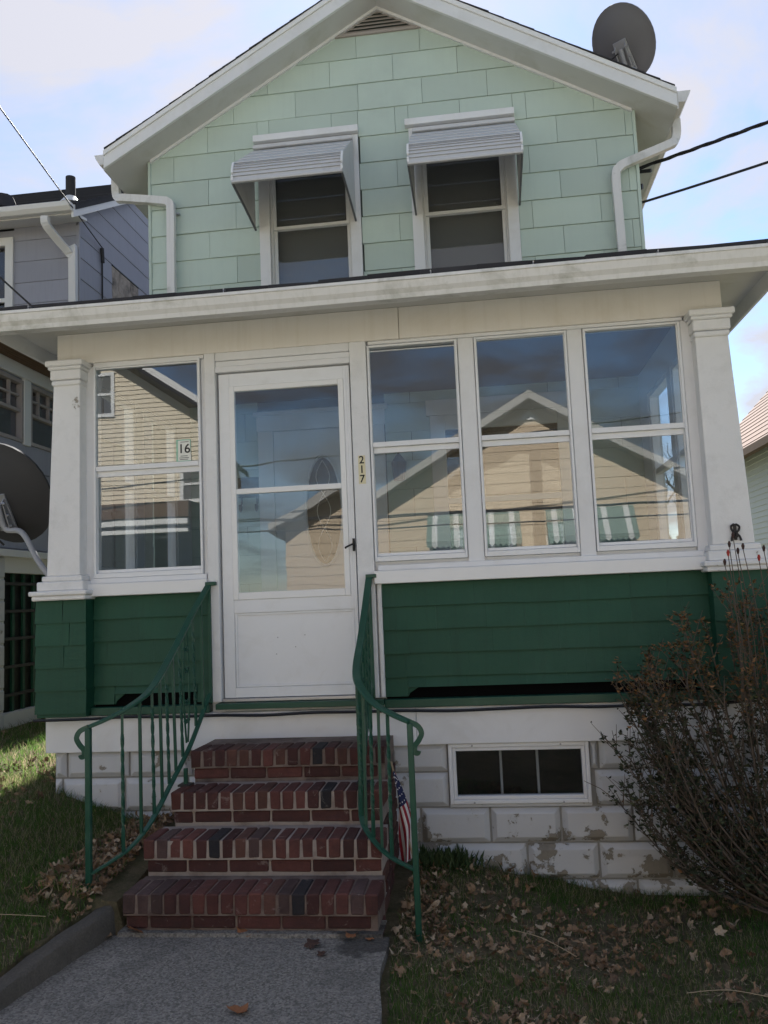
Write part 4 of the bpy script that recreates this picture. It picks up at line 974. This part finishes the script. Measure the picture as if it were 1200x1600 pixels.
pr2 = [(3.65, 6.155), (3.65, 6.06), (3.58, 6.06), (3.54, 6.10), (3.53, 6.155)]
MB().prism(pr2, -12.1, GX + .12, axis='x').build('gutter', 'nbr_white', gh, .004)
MB().tube(spline([(-4.80, 3.60, 6.02), (-4.80, 3.62, 5.93), (-4.74, 3.80, 5.80), (-4.67, 3.93, 5.68), (-4.645, 3.94, 5.5), (-4.645, 3.94, 2.2)], 5), .04, sect=(.09, .07), up=(0, 1, .01)).build('downspout', 'nbr_white', gh, .008)
MB().tube([(-4.73, 4.05, 6.30), (-4.73, 4.05, 6.72)], .058, 14).build('vent_pipe', 'roof_dark', gh); MB().tube([(-4.73, 4.05, 6.37), (-4.73, 4.05, 6.47)], [.14, .06], 14).build('pipe_flashing', 'nbr_white', gh)
MB().tube([(-5.75, 4.3, 6.50), (-5.75, 4.3, 6.70)], [.2, .12], 10).build('roof_vent', 'roof_dark', gh)
box('boarded_opening', 'plywood', gh, GX - .010, GX + .004, 4.872, 5.698, 4.9, 5.934)
box('opening_edge', 'black', gh, GX - .010, GX + .012, 4.872, 5.70, 5.935, 5.953)
cable_g = MB().tube([(GX + .02, 4.53, 6.02), (GX + .02, 4.56, 5.9), (GX + .02, 4.56, 3.9)], .011, 6).build('wall_cable', 'rubber', gh); MB().tube([(GX + .03, 4.54, 6.02), (GX + .03, 4.56, 5.84)], .024, 8).build('cable_head', 'rubber', gh)
mb = MB(); ring(mb, -6.5, -5.42, 4.55, 6.0, .1, 3.965, 4.01); mb.box(-6.4, -5.5, 3.97, 4.0, 5.2, 5.25); gw = mb.build('window', 'nbr_white', gh); box('pane', 'glass_dark', gw, -6.4, -5.52, 4.02, 4.025, 4.6, 5.9, bevel=0)
# its low side porch
PYF = 1.7
SWN = [(1.95, 2.80, 3.22, 3.86), (2.93, 3.75, 3.22, 3.86)]
mb = MB(); grid_wall(mb, PYF, 3.98, 2.12, 4.0, SWN, GX - .14, GX - .012, axis='x'); mb.box(-9, GX - .14, PYF, PYF + .12, 2.12, 4.0); mb.box(-9, GX - .15, PYF + .2, 3.9, 2.05, 2.12); sp = mb.build('side_porch_wall', 'nbr_gray', gh)
for k in range(4):
    z0 = 2.14 + k * .27; MB().hexa([(GX - .0115, PYF, z0), (GX + .008, PYF, z0), (GX + .008, 3.98, z0), (GX - .0115, 3.98, z0), (GX - .0115, PYF, z0 + .266), (GX, PYF, z0 + .266), (GX, 3.98, z0 + .266), (GX - .0115, 3.98, z0 + .266)]).build('siding_board', 'nbr_gray', sp)
box('band_board', 'nbr_white', gh, GX - .01, GX + .03, PYF - .02, 3.975, 3.885, 4.02)
for h in SWN:
    mb = MB(); ring(mb, h[0], h[1], h[2], h[3], .035, GX - .06, GX + .012, axis='x'); mb.box(GX - .05, GX, h[0] + .036, h[1] - .036, 3.53, 3.56); wn = mb.build('window', 'vent_metal', gh)
    for k in range(1, 4): yk = h[0] + (h[1] - h[0]) * k / 4; box('muntin', 'vent_metal', wn, GX - .045, GX - .01, yk - .009, yk + .009, 3.56, 3.83, bevel=0)
    box('muntin', 'vent_metal', wn, GX - .044, GX - .011, h[0] + .04, h[1] - .04, 3.69, 3.71, bevel=0)
    box('pane', 'glass_dark', wn, GX - .05, GX - .046, h[0] + .03, h[1] - .03, h[2] + .03, h[3] - .03, bevel=0)
box('window_post', 'nbr_white', gh, GX - .02, GX + .02, 2.802, 2.928, 3.2, 3.884)
mb = MB(); mb.hexa([(-9, PYF - .35, 4.03), (GX + .32, PYF - .35, 4.03), (GX + .32, 3.98, 4.03), (-9, 3.98, 4.03), (-9, PYF - .35, 4.15), (GX + .32, PYF - .35, 4.15), (GX - .6, 3.98, 4.6), (-9, 3.98, 4.6)]); mb.build('side_porch_roof', 'brown_wood', gh, .004)
for k in range(7): box('soffit_board', 'brown_wood', gh, GX + .035 + k * .04, GX + .070 + k * .04, PYF - .34, 3.97, 4.018, 4.029, bevel=0)
box('sill_band', 'nbr_white', gh, GX - .05, GX + .05, PYF - .05, 3.975, 2.05, 2.118)
mb = MB(); grid_wall(mb, PYF, 3.95, .1, 2.05, [(2.52, 3.6, .55, 1.9)], GX - .2, GX - .02, axis='x'); mb.box(-9, GX - .2, PYF, PYF + .2, .1, 2.05); fb = mb.build('basement_wall', 'nbr_white', gh)
for k in range(9):
    z0 = .16 + k * .21
    for p, q in ((PYF, 2.1), (2.1, 2.51)): MB().box(GX - .0195, GX + .004, p + .006, q - .006, z0 + .006, z0 + .204).build('block', 'block', fb, .012)
gw2 = box('lattice_panel', 'black', gh, GX - .12, GX - .10, 2.53, 3.59, .55, 1.9, bevel=0)
for k in range(6): box('lattice_bar', 'green', gw2, GX - .095, GX - .07, 2.56 + k * .19, 2.60 + k * .19, .552, 1.898, bevel=0)
for k in range(5): box('lattice_bar', 'iron', gw2, GX - .069, GX - .055, 2.53, 3.59, .7 + k * .27, .73 + k * .27, bevel=0)

# ================================================================== pale house beyond the column
ph_ = T('pale_house', 'pale clapboard house with a brown shingle roof beyond the porch column', 'house', (7.5, 8, -.2))
RX = 5.0
mb = MB(); mb.box(RX + .02, 10, 2.5, 14.0, -.3, 3.9); mb.prism([(RX + .02, 3.9), (10, 3.9), (7.5, 6.5)], 2.5, 14.0); pw = mb.build('wall', 'lap_white', ph_)
prof = []
z = -.2
while z < 3.85: prof += [(RX - .004, z), (RX + .014, z + .099)]; z += .1
mb = MB(); n = len(prof); mb.V = [(x, 2.5, zq) for x, zq in prof] + [(x, 14.0, zq) for x, zq in prof]; mb.F = [(i, i + 1, n + i + 1, n + i) for i in range(n - 1)]; mb.MI = [0] * (n - 1); mb.build('lap_siding', 'lap_white', ph_, kind='stuff')
mb = MB(); mb.prism([(RX - .35, 3.72), (7.5, 6.71), (10.35, 3.72), (10.35, 3.84), (7.5, 6.83), (RX - .35, 3.84)], 2.2, 14.2); rr = mb.build('roof', 'roof_brown', ph_)
for k in range(20):
    x0 = RX - .37 + k * .14; z0 = 3.845 + (x0 - RX + .35) * 1.05
    if x0 > 7.4: break
    MB().hexa([(x0, 2.18, z0), (x0 + .16, 2.18, z0 + .166), (x0 + .16, 14.22, z0 + .166), (x0, 14.22, z0), (x0 - .014, 2.18, z0 + .014), (x0 + .155, 2.18, z0 + .172), (x0 + .155, 14.22, z0 + .172), (x0 - .014, 14.22, z0 + .014)]).build('shingle_course', 'roof_brown', rr)
box('eave_gutter', 'brown_wood', ph_, RX - .48, RX - .36, 2.2, 14.2, 3.70, 3.83)

# ================================================================== houses across the street (seen mirrored in the porch glass)
th = T('tan_house', 'tan gabled house with striped green awnings mirrored in the porch windows', 'house', (1.165, -18, -.2))
TY, TX, TP, TZ, HW = -15.0, 1.165, .575, 6.05, 5.0
mb = MB(); mb.prism([(TX - HW + .35, -.5), (TX + HW - .35, -.5), (TX + HW - .35, TZ - TP * (HW - .35)), (TX, TZ), (TX - HW + .35, TZ - TP * (HW - .35))], -24, TY - .012); tw_ = mb.build('wall', 'tan', th)
z = .1
while z < 6:
    hw = min(HW - .36, (TZ - z - .25) / TP)
    if hw > .15: MB().hexa([(TX - hw, TY - .0118, z + .004), (TX + hw, TY - .0118, z + .004), (TX + hw, TY + .007, z + .004), (TX - hw, TY + .007, z + .004), (TX - hw, TY - .0118, z + .25), (TX + hw, TY - .0118, z + .25), (TX + hw, TY, z + .25), (TX - hw, TY, z + .25)]).build('siding_board', 'tan', tw_)
    z += .255
mb = MB(); mb.prism([(TX - HW, TZ - TP * HW), (TX, TZ), (TX + HW, TZ - TP * HW), (TX + HW, TZ - TP * HW + .22), (TX, TZ + .22), (TX - HW, TZ - TP * HW + .22)], -24.4, TY + .42); mb.build('roof', 'vent_metal', th)
for s in (-1, 1): MB().prism([(TX + s * HW, TZ - TP * HW + .02), (TX, TZ + .02), (TX, TZ + .20), (TX + s * HW, TZ - TP * HW + .20)], TY + .421, TY + .45).build('rake_board', 'rake_gray', th)
MB().prism([(TX - .28, 5.62), (TX + .28, 5.62), (TX, 5.86)], TY + .015, TY + .05).build('gable_vent', 'nbr_white', th)
for cx in (-.95, .46, 1.93, 3.08):
    mb = MB(); ring(mb, cx - .42, cx + .42, 1.3, 3.0, .09, TY + .015, TY + .05); wn = mb.build('window', 'nbr_white', th); box('pane', 'black', wn, cx - .34, cx + .34, TY + .016, TY + .02, 1.38, 2.95, bevel=0)
    aw = T('striped_awning', ['green and white striped awning mirrored in the porch window beside the number plates', 'green and white striped awning mirrored at the middle porch window stile', 'green and white striped awning mirrored below the tan gable at the middle porch window', 'green and white striped awning mirrored in the porch window by the column'][(-.95, .46, 1.93, 3.08).index(cx)], 'awning', (cx, TY + .02, 2.9), 'striped awnings of the tan house')
    for k in range(7):
        x0 = cx - .44 + k * .126
        mb = MB(); mb.hexa([(x0, TY + .62, 2.78), (x0 + .125, TY + .62, 2.78), (x0 + .125, TY + .052, 3.46), (x0, TY + .052, 3.46), (x0, TY + .63, 2.80), (x0 + .125, TY + .63, 2.80), (x0 + .125, TY + .055, 3.49), (x0, TY + .055, 3.49)])
        mb.prism([(x0, 2.79), (x0, 2.70), (x0 + .0625, 2.64), (x0 + .125, 2.70), (x0 + .125, 2.79)], TY + .615, TY + .63); mb.build('stripe', 'awn_white' if k in (1, 5) else 'awn_green', aw)
yh = T('yellow_house', 'cream clapboard house mirrored in the porch window beside the door', 'house', (-11, -18, -.2))
YX, YP = -11.2, .68
ZE = lambda x: 9.38 - YP * abs(x - YX)
mb = MB(); mb.prism([(-16.3, -.5), (-6.9, -.5), (-6.9, ZE(-6.9)), (YX, 9.38), (-16.3, ZE(-16.3))], -25, TY - .02); yw = mb.build('wall', 'yellow', yh)
z = 4.1
while z < 9.2:
    hw = min(4.3, (9.38 - z - .12) / YP)
    if hw > .1: MB().hexa([(YX - hw, TY - .0198, z), (YX + hw, TY - .0198, z), (YX + hw, TY + .02, z), (YX - hw, TY + .02, z), (YX - hw, TY - .0198, z + .118), (YX + hw, TY - .0198, z + .118), (YX + hw, TY, z + .118), (YX - hw, TY, z + .118)]).build('siding_board', 'yellow', yw)
    z += .12
mb = MB(); mb.prism([(-16.9, ZE(-16.9)), (YX, 9.38), (-6.6, ZE(-6.6)), (-6.6, ZE(-6.6) + .25), (YX, 9.63), (-16.9, ZE(-16.9) + .25)], -25.4, TY + .45); mb.build('roof', 'roof_dark', yh)
for s in (-1, 1): xe = YX + s * 4.6; MB().prism([(xe, ZE(xe) + .1), (YX, 9.48), (YX, 9.66), (xe, ZE(xe) + .28)], TY + .451, TY + .48).build('rake_board', 'nbr_white', yh)
for x0, x1, z0, z1 in ((-9.95, -9.20, 6.45, 7.6), (-7.56, -6.95, 4.15, 5.1), (-13, -12.2, 6.4, 7.6)):
    mb = MB(); ring(mb, x0, x1, z0, z1, .09, TY + .021, TY + .06); wn = mb.build('window', 'nbr_white', yh); box('pane', 'dark_room', wn, x0 + .08, x1 - .08, TY + .022, TY + .026, z0 + .08, z1 - .08, bevel=0); box('meeting_rail', 'nbr_white', wn, x0 + .08, x1 - .08, TY + .027, TY + .05, (z0 + z1) / 2 - .03, (z0 + z1) / 2 + .03)
box('porch_beam', 'nbr_white', yh, -15.5, -7.0, TY + .9, TY + 1.05, 3.52, 3.68); box('porch_beam', 'nbr_white', yh, -15.5, -7.0, TY + .9, TY + 1.04, 3.32, 3.42); box('porch_roof', 'brown_wood', yh, -15.6, -6.95, TY + .021, TY + 1.1, 3.70, 4.08)
box('porch_shade_sheet', 'dark_room', yh, -15.4, -7.05, TY + .021, TY + .03, .2, 3.69)  # thin dark sheet on the wall, colour standing in for the porch shade
for i, (za, zb_) in enumerate(((3.42, 3.30), (3.30, 3.38), (3.16, 3.02), (2.9, 3.5))):
    cable('street_line', ['uppermost dark street wire mirrored across the porch panes', 'second dark street wire mirrored across the porch panes', 'lowest dark street wire mirrored across the porch panes', 'slanting dark street wire crossing the mirrored tan gable'][i], sag((-30, -13.2 - i * .1, za + .5), (30, -13.2 - i * .1, zb_ + (.5 if i < 3 else 4)), .5, 20), .018, n=2, group='wires along the street')

# ================================================================== bare tree
def bare_tree(base, h, label, seed):
    rnd = random.Random(seed); t = T('bare_tree', label, 'tree', base)
    tm, cm = MB(), MB()
    def grow(p, d, ln, r, lvl):
        pts = [p]; q = p
        for k in range(4):
            d = (d + Vector((rnd.uniform(-.18, .18), rnd.uniform(-.18, .18), rnd.uniform(-.02, .12)))).normalized(); q = q + d * ln / 4; pts.append(q)
        (tm if lvl < 1 else cm).tube(pts, [r, r * .88, r * .78, r * .68, r * .6], 7 if lvl < 2 else 4)
        if lvl >= 5: return
        for k in range(rnd.choice((2, 3, 3)) if lvl else 5):
            f = rnd.uniform(.45, 1.0); i = min(3, int(f * 4)); st = pts[i].lerp(pts[i + 1], f * 4 - i)
            a = rnd.uniform(0, 2 * PI); sp = Vector((math.cos(a), math.sin(a), rnd.uniform(.1, .8))).normalized()
            grow(st, (d * .75 + sp * .75).normalized(), ln * rnd.uniform(.55, .78), r * .55, lvl + 1)
    grow(Vector(base), Vector((0, 0, 1)), h * .34, h * .022, 0)
    tm.build('trunk', 'twig_bare', t, smooth=True); cm.build('crown', 'twig_bare', t)
bare_tree((7.0, 25, -.3), 11, 'leafless tree seen through the porch side window', 3)
bare_tree((16.6, 33, -.3), 13, 'leafless tree behind the brown roof of the pale house', 5)

# ================================================================== shrub and weeds
sh = T('shrub', 'twiggy half-bare shrub with rusty tips and small dark leaves at the foundation', 'shrub', (1.35, -.62, -.17))
rnd = random.Random(21); stems = MB(); LV = []
tips = []
for k in range(84):
    az = rnd.uniform(0, 2 * PI); spread = rnd.uniform(.05, 1.0) ** .8
    base = Vector((1.50 + rnd.uniform(-.08, .08), -.42 + rnd.uniform(-.05, .05), -.22))
    hgt = 1.44 - .62 * spread ** 2.0 + rnd.uniform(-.38, .08)
    if k < 26: az = PI + rnd.uniform(-.5, .5); spread = rnd.uniform(.7, 1.0); hgt = rnd.uniform(.30, 1.1)
    end = Vector((base.x + math.cos(az) * .84 * spread, base.y + math.sin(az) * .30 * spread, hgt))
    mid = base.lerp(end, .5) + Vector((math.cos(az) * .07 + rnd.uniform(-.04, .04), rnd.uniform(-.04, .04), -.10 * spread))
    pts = spline([base, mid, end], 8); n = len(pts)
    stems.tube(pts, [.0062 * (1 - i / n) + .0016 for i in range(n)], 5)
    for i in range(4, n):
        for q in range(rnd.choice((2, 2, 3))):
            a2 = rnd.uniform(0, 2 * PI); ln = rnd.uniform(.06, .20)
            d = (pts[min(i + 1, n - 1)] - pts[i - 1]).normalized(); d = (d + Vector((math.cos(a2), math.sin(a2), rnd.uniform(0, .8))) * .8).normalized()
            e2 = pts[i] + d * ln; m2 = pts[i].lerp(e2, .5) + Vector((0, 0, rnd.uniform(-.01, .02)))
            stems.tube([pts[i], m2, e2], [.0028, .0022, .0013], 3); tips.append((pts[i], e2, d))
def leafcloud(n_per, zfun, size, par, name, mat):
    V, F = [], []
    for (p, e, d) in tips:
        for q in range(n_per):
            f = rnd.uniform(.2, 1.05); c = p.lerp(e, f)
            if rnd.random() > zfun(c): continue
            a = rnd.uniform(0, 2 * PI); dr = (Vector((math.cos(a), math.sin(a), rnd.uniform(-.3, .9)))).normalized(); sd_ = dr.cross(Vector((rnd.uniform(-1, 1), rnd.uniform(-1, 1), 1))).normalized()
            s = size * rnd.uniform(.6, 1.25); o = len(V); nn_ = dr.cross(sd_) * s * .18
            V += [c, c + dr * s * .45 + sd_ * s * .30 + nn_, c + dr * s, c + dr * s * .45 - sd_ * s * .30 + nn_]; F += [(o, o + 1, o + 2), (o, o + 2, o + 3)]
    mb = MB(); mb.V = [tuple(v) for v in V]; mb.F = F; mb.MI = [0] * len(F); return mb.build(name, mat, par, fix=False, kind='stuff')
stems.build('stems', 'twig', sh)
leafcloud(7, lambda c: (.60 if c.z < .95 else .30), .032, sh, 'leaves', 'shrub_green')
leafcloud(8, lambda c: min(.9, max(.02, (c.z - .72) * 1.9)), .028, sh, 'rusty_leaves', 'shrub_rust')
sw = T('seed_stalks', 'dry weed stalks with dark seed heads rising above the shrub', 'weed', (1.32, -.50, .55))
for k, (x, z) in enumerate(((1.225, 1.63), (1.262, 1.72), (1.285, 1.64), (1.300, 1.66), (1.240, 1.675), (1.385, 1.60), (1.400, 1.645), (1.21, 1.585))):
    e = Vector((x, -.60 + .02 * (k % 3), z)); b0 = Vector((x + .05 + .03 * ((k * 5) % 4 - 1.5), -.50 + .03 * (k % 3), .55))
    st = MB().tube(spline([b0, b0.lerp(e, .55) + Vector((.03, 0, 0)), e], 6), .0022, 4).build('stalk', 'twig', sw)
    MB().tube([e, e + Vector((0, 0, .018)), e + Vector((.001, 0, .032))], [.0045, .0085, .004], 7).build('seed_head', 'seed_red' if k in (5, 0) else 'seed', st)
wd = T('weed', 'clump of leafy green weeds at the foot of the block wall beside the flag', 'weed', (-.10 - .22, -.06, -.08))
mbw = MB()
for k in range(260):
    x = -.33 + rnd.gauss(0, .10); y = -.10 + rnd.gauss(0, .035); z0 = gz(x, y); a = rnd.uniform(0, 2 * PI); h = rnd.uniform(.03, .13); s = rnd.uniform(.004, .010)
    tip = Vector((x + math.cos(a) * .05, y + math.sin(a) * .03, z0 + h)); bs_ = Vector((x, y, z0)); sd_ = Vector((-math.sin(a), math.cos(a), 0)) * s; md = bs_.lerp(tip, .6) + Vector((0, 0, .015))
    o = len(mbw.V); mbw.V += [tuple(bs_), tuple(md + sd_), tuple(tip), tuple(md - sd_)]; mbw.F += [(o, o + 1, o + 2), (o, o + 2, o + 3)]; mbw.MI += [0, 0]
mbw.build('leaves', 'weed', wd, fix=False, kind='stuff')

# ================================================================== grass and fallen leaves
def allowed(x, y):
    if -1.84 - .125 * min(1.3, max(0, (-y - 1.2) / .75)) - .065 < x < -.5 + .05 * smooth01((-y - 1.2) / .7): return False
    if -2.76 < x < 1.62 and y > .015: return False
    if x > -2.76 and y > 1.7: return False
    if x < -4.55 and y > 1.6: return False
    return True
def dens(x, y): return .5 + .9 * noise.noise(Vector((x * 1.9, y * 1.9, 5.0))) + .35 * noise.noise(Vector((x * 6, y * 6, 9.0)))
V, F = [], []
def blades(n, x0, x1, y0, y1, hmin, hmax, wd_, thr, dfun):
    cnt = 0
    while cnt < n:
        x, y = random.uniform(x0, x1), random.uniform(y0, y1); cnt += 1
        if not allowed(x, y) or random.random() > dfun(x, y): continue
        z = gz(x, y) - .004; h = random.uniform(hmin, hmax) * random.uniform(.6, 1); a = random.uniform(0, 2 * PI); ln = random.uniform(.1, 1.0) * h; b2 = random.uniform(0, 2 * PI)
        wx, wy = math.cos(a) * wd_, math.sin(a) * wd_; lx, ly = math.cos(b2) * ln, math.sin(b2) * ln; o = len(V)
        V.extend([(x - wx, y - wy, z), (x + wx, y + wy, z), (x + wx * .7 + lx * .35, y + wy * .7 + ly * .35, z + h * .6), (x - wx * .7 + lx * .35, y - wy * .7 + ly * .35, z + h * .6), (x + lx, y + ly, z + h)])
        F.extend([(o, o + 1, o + 2, o + 3), (o + 3, o + 2, o + 4)])
blades(60000, -.55, 2.3, -2.15, .02, .025, .065, .0017, 0, lambda x, y: max(.05, min(1, dens(x, y) + (.25 if y < -1.3 else 0) + (.3 if y > -.25 else 0) - (.35 if (-.15 < x < .6 and -1.2 < y < -.35) else 0))))
blades(46000, -3.4, -1.85, -2.3, .4, .03, .085, .0018, 0, lambda x, y: max(.1, min(1, dens(x, y) + .35 - (.5 if (x > -2.2 and y > -1.1) else 0))))
blades(30000, -5.6, -2.7, -.2, 5.0, .04, .11, .0026, 0, lambda x, y: max(.2, min(1, dens(x, y) + .5 - (.6 if y < .5 else 0))))
gm = MB(); gm.V = V; gm.F = F; gm.MI = [0] * len(F)
go = gm.build('grass', 'grass_blade', None, fix=False, kind='stuff'); go['label'] = 'patchy short lawn grass, green and straw coloured, around the steps and house'; go['category'] = 'grass'
V, F = [], []
rt = random.Random(9)
for _ in range(15000):
    if rt.random() < .6: x, y = rt.uniform(-.5, 2.1), rt.uniform(-2.1, 0)
    else: x, y = rt.uniform(-3.2, -1.8), rt.uniform(-2.2, .1)
    if not allowed(x, y) or rt.random() > .75 - .6 * dens(x, y): continue
    z = gz(x, y) + rt.uniform(.004, .03); a = rt.uniform(0, 2 * PI); ln = rt.uniform(.012, .045); wq = rt.uniform(.0008, .0018); dx, dy = math.cos(a) * ln, math.sin(a) * ln; o = len(V); zt_ = rt.uniform(-.008, .012)
    V += [(x + dy / ln * wq, y - dx / ln * wq, z), (x - dy / ln * wq, y + dx / ln * wq, z), (x + dx, y + dy, z + zt_)]; F.append((o, o + 1, o + 2))
tm_ = MB(); tm_.V = V; tm_.F = F; tm_.MI = [0] * len(F)
to_ = tm_.build('thatch', 'straw', None, fix=False, kind='stuff'); to_['label'] = 'fine dry straw bits scattered through the lawn'; to_['category'] = 'thatch'
def leaf_outline(rn, kind):
    pts = []; n = 22; ph = rn.uniform(0, 1.5)
    cut = rn.uniform(0, 2 * PI) if rn.random() < .45 else None
    for k in range(n):
        a = 2 * PI * k / n
        if kind == 0: r = .60 + .40 * abs(math.cos(2.5 * a)) ** 1.6 * (1 - .25 * abs(math.sin(a / 2 + ph))) + rn.uniform(-.10, .10); asp = .85
        elif kind == 1: r = .82 + .14 * math.cos(2 * a) + rn.uniform(-.06, .06); asp = .55
        else: r = .70 + .22 * math.cos(3 * a + ph * 3) + rn.uniform(-.16, .16); asp = .75
        if cut is not None and abs((a - cut + PI) % (2 * PI) - PI) < .8: r *= .45
        pts.append((r * math.cos(a), r * math.sin(a) * asp))
    return pts
def add_leaf(mb, x, y, z, s, rn, flat=.5, kind=None):
    o = leaf_outline(rn, rn.choice((0, 0, 1, 2, 2)) if kind is None else kind); a = rn.uniform(0, 2 * PI); tx, ty = rn.gauss(0, flat * .5), rn.gauss(0, flat * .5)
    cu = rn.uniform(-.4, 1.1) * flat; cu2 = rn.uniform(-.7, 1.2) * flat; fw_, fp = rn.uniform(3, 7), rn.uniform(0, 6); fa = rn.uniform(.02, .16) * flat
    M_ = Matrix.Rotation(a, 3, 'Z') @ Matrix.Rotation(tx, 3, 'X') @ Matrix.Rotation(ty, 3, 'Y')
    P = [Vector((0, 0, 0))] + [Vector((u * .5, v * .5, 0)) for u, v in o[::2]] + [Vector((u, v, 0)) for u, v in o]
    V_ = []
    for p in P: V_.append(M_ @ Vector((p.x, p.y, cu * p.x * p.x + cu2 * p.y * p.y * 1.2 + fa * math.sin(fw_ * p.x + fp) + rn.uniform(-.06, .06))) * s)
    mz = min(v.z for v in V_); V_ = [v + Vector((x, y, z - mz * .8)) for v in V_]
    n = len(o); h = n // 2; fs = []
    for k in range(h): fs.append((0, 1 + k, 1 + (k + 1) % h))
    for k in range(h):
        i0, i1 = 1 + k, 1 + (k + 1) % h; o0 = 1 + h + 2 * k; o1 = o0 + 1; o2 = 1 + h + (2 * k + 2) % n
        fs += [(i0, o0, o1), (i0, o1, i1), (i1, o1, o2)]
    mb.add(V_, fs)
rl = random.Random(5)
lit = MB()
def scatter(n, x0, x1, y0, y1, f, smin=.009, smax=.036, zl=.0):
    for _ in range(n):
        x, y = rl.uniform(x0, x1), rl.uniform(y0, y1)
        if not allowed(x, y) or rl.random() > f(x, y): continue
        add_leaf(lit, x, y, gz(x, y) + rl.uniform(-.004, .030) + zl, smin + (smax - smin) * rl.random() ** 2.0, rl, 1.15)
scatter(8500, -.5, 2.2, -2.15, 0, lambda x, y: max(.03, min(1, .50 - dens(x, y) * .75 + .45 * math.exp(-((x - .25) / .5) ** 2 - ((y + .85) / .45) ** 2) + .3 * math.exp(-((x - .1) / .4) ** 2 - ((y + 1.75) / .3) ** 2))))
scatter(1900, -2.20, -1.79, -1.30, -.02, lambda x, y: .85 if x > -2.12 + .1 * y else .25)
scatter(900, -3.3, -1.9, -2.2, 0, lambda x, y: max(.02, .35 - dens(x, y) * .45))
scatter(240, -3.6, -2.7, -.4, .9, lambda x, y: .8, .02, .05); scatter(160, -5, -2.8, 1, 5, lambda x, y: .5, .02, .05)
scatter(300, -.55, -.30, -1.05, -.05, lambda x, y: .8)
lo_ = lit.build('leaf_litter', 'leaf_litter', None, fix=False, kind='stuff'); lo_['label'] = 'dry brown fallen leaves lying thick over the lawn'; lo_['category'] = 'leaves'
LEAF = [(-1.68, -1.205, .055, 'leaf_orange', 'large curled orange-brown leaf on the walk at the grass-side corner of the bottom step'), (-1.17, -1.185, .050, 'leaf_orange', 'brown lobed leaf lying at the middle of the bottom step base'), (-1.09, -1.175, .038, 'leaf_orange', 'small brown leaf overlapping a lobed one at the bottom step base'),
        (-.835, -1.31, .042, 'leaf_dark', 'dark curled leaf lying flat on the concrete walk'), (-.775, -1.40, .026, 'leaf_dark', 'tiny dark leaf scrap on the concrete walk'), (-.68, -1.225, .036, 'leaf_orange', 'bright orange leaf on the damp patch by the bottom step'),
        (-.595, -1.235, .024, 'leaf_orange', 'small rust leaf on the damp patch by the lawn edge'), (-.99, -1.90, .050, 'leaf_orange', 'orange-brown leaf lying alone far out on the concrete walk'), (-1.80, -1.24, .030, 'leaf_litter', 'pale dry leaf tucked at the kerb end beside the steps'), (-.76, -1.20, .026, 'leaf_litter', 'shrivelled tan leaf at the foot of the bottom step near the railing')]
for x, y, s, mt, lb in LEAF:
    mb = MB(); add_leaf(mb, x, y, .006, s * 1.1, rl, .42, 0); tag(mb.build('fallen_leaf', mt, None, fix=False), lb, 'leaf', 'leaves on the concrete walk')
for k, (a, c, lb) in enumerate((((.02, -.98), (.30, -1.12), 'bleached straw stem lying among the leaves near the block wall'), ((.72, -1.30), (1.05, -1.34), 'bleached straw stem lying on the lawn beside the shrub'), ((-2.45, -1.72), (-2.0, -1.42), 'long straw blade lying across the grass bank by the kerb'), ((.45, -1.62), (.50, -1.85), 'short curved straw stem at the open end of the lawn'))):
    z0, z1 = gz(*a) + .05, gz(*c) + .05
    tag(MB().tube(spline([(a[0], a[1], z0), ((a[0] + c[0]) / 2, (a[1] + c[1]) / 2 + .02, (z0 + z1) / 2 + .012), (c[0], c[1], z1)], 5), .0018, 5).build('straw_stem', 'straw'), lb, 'straw')
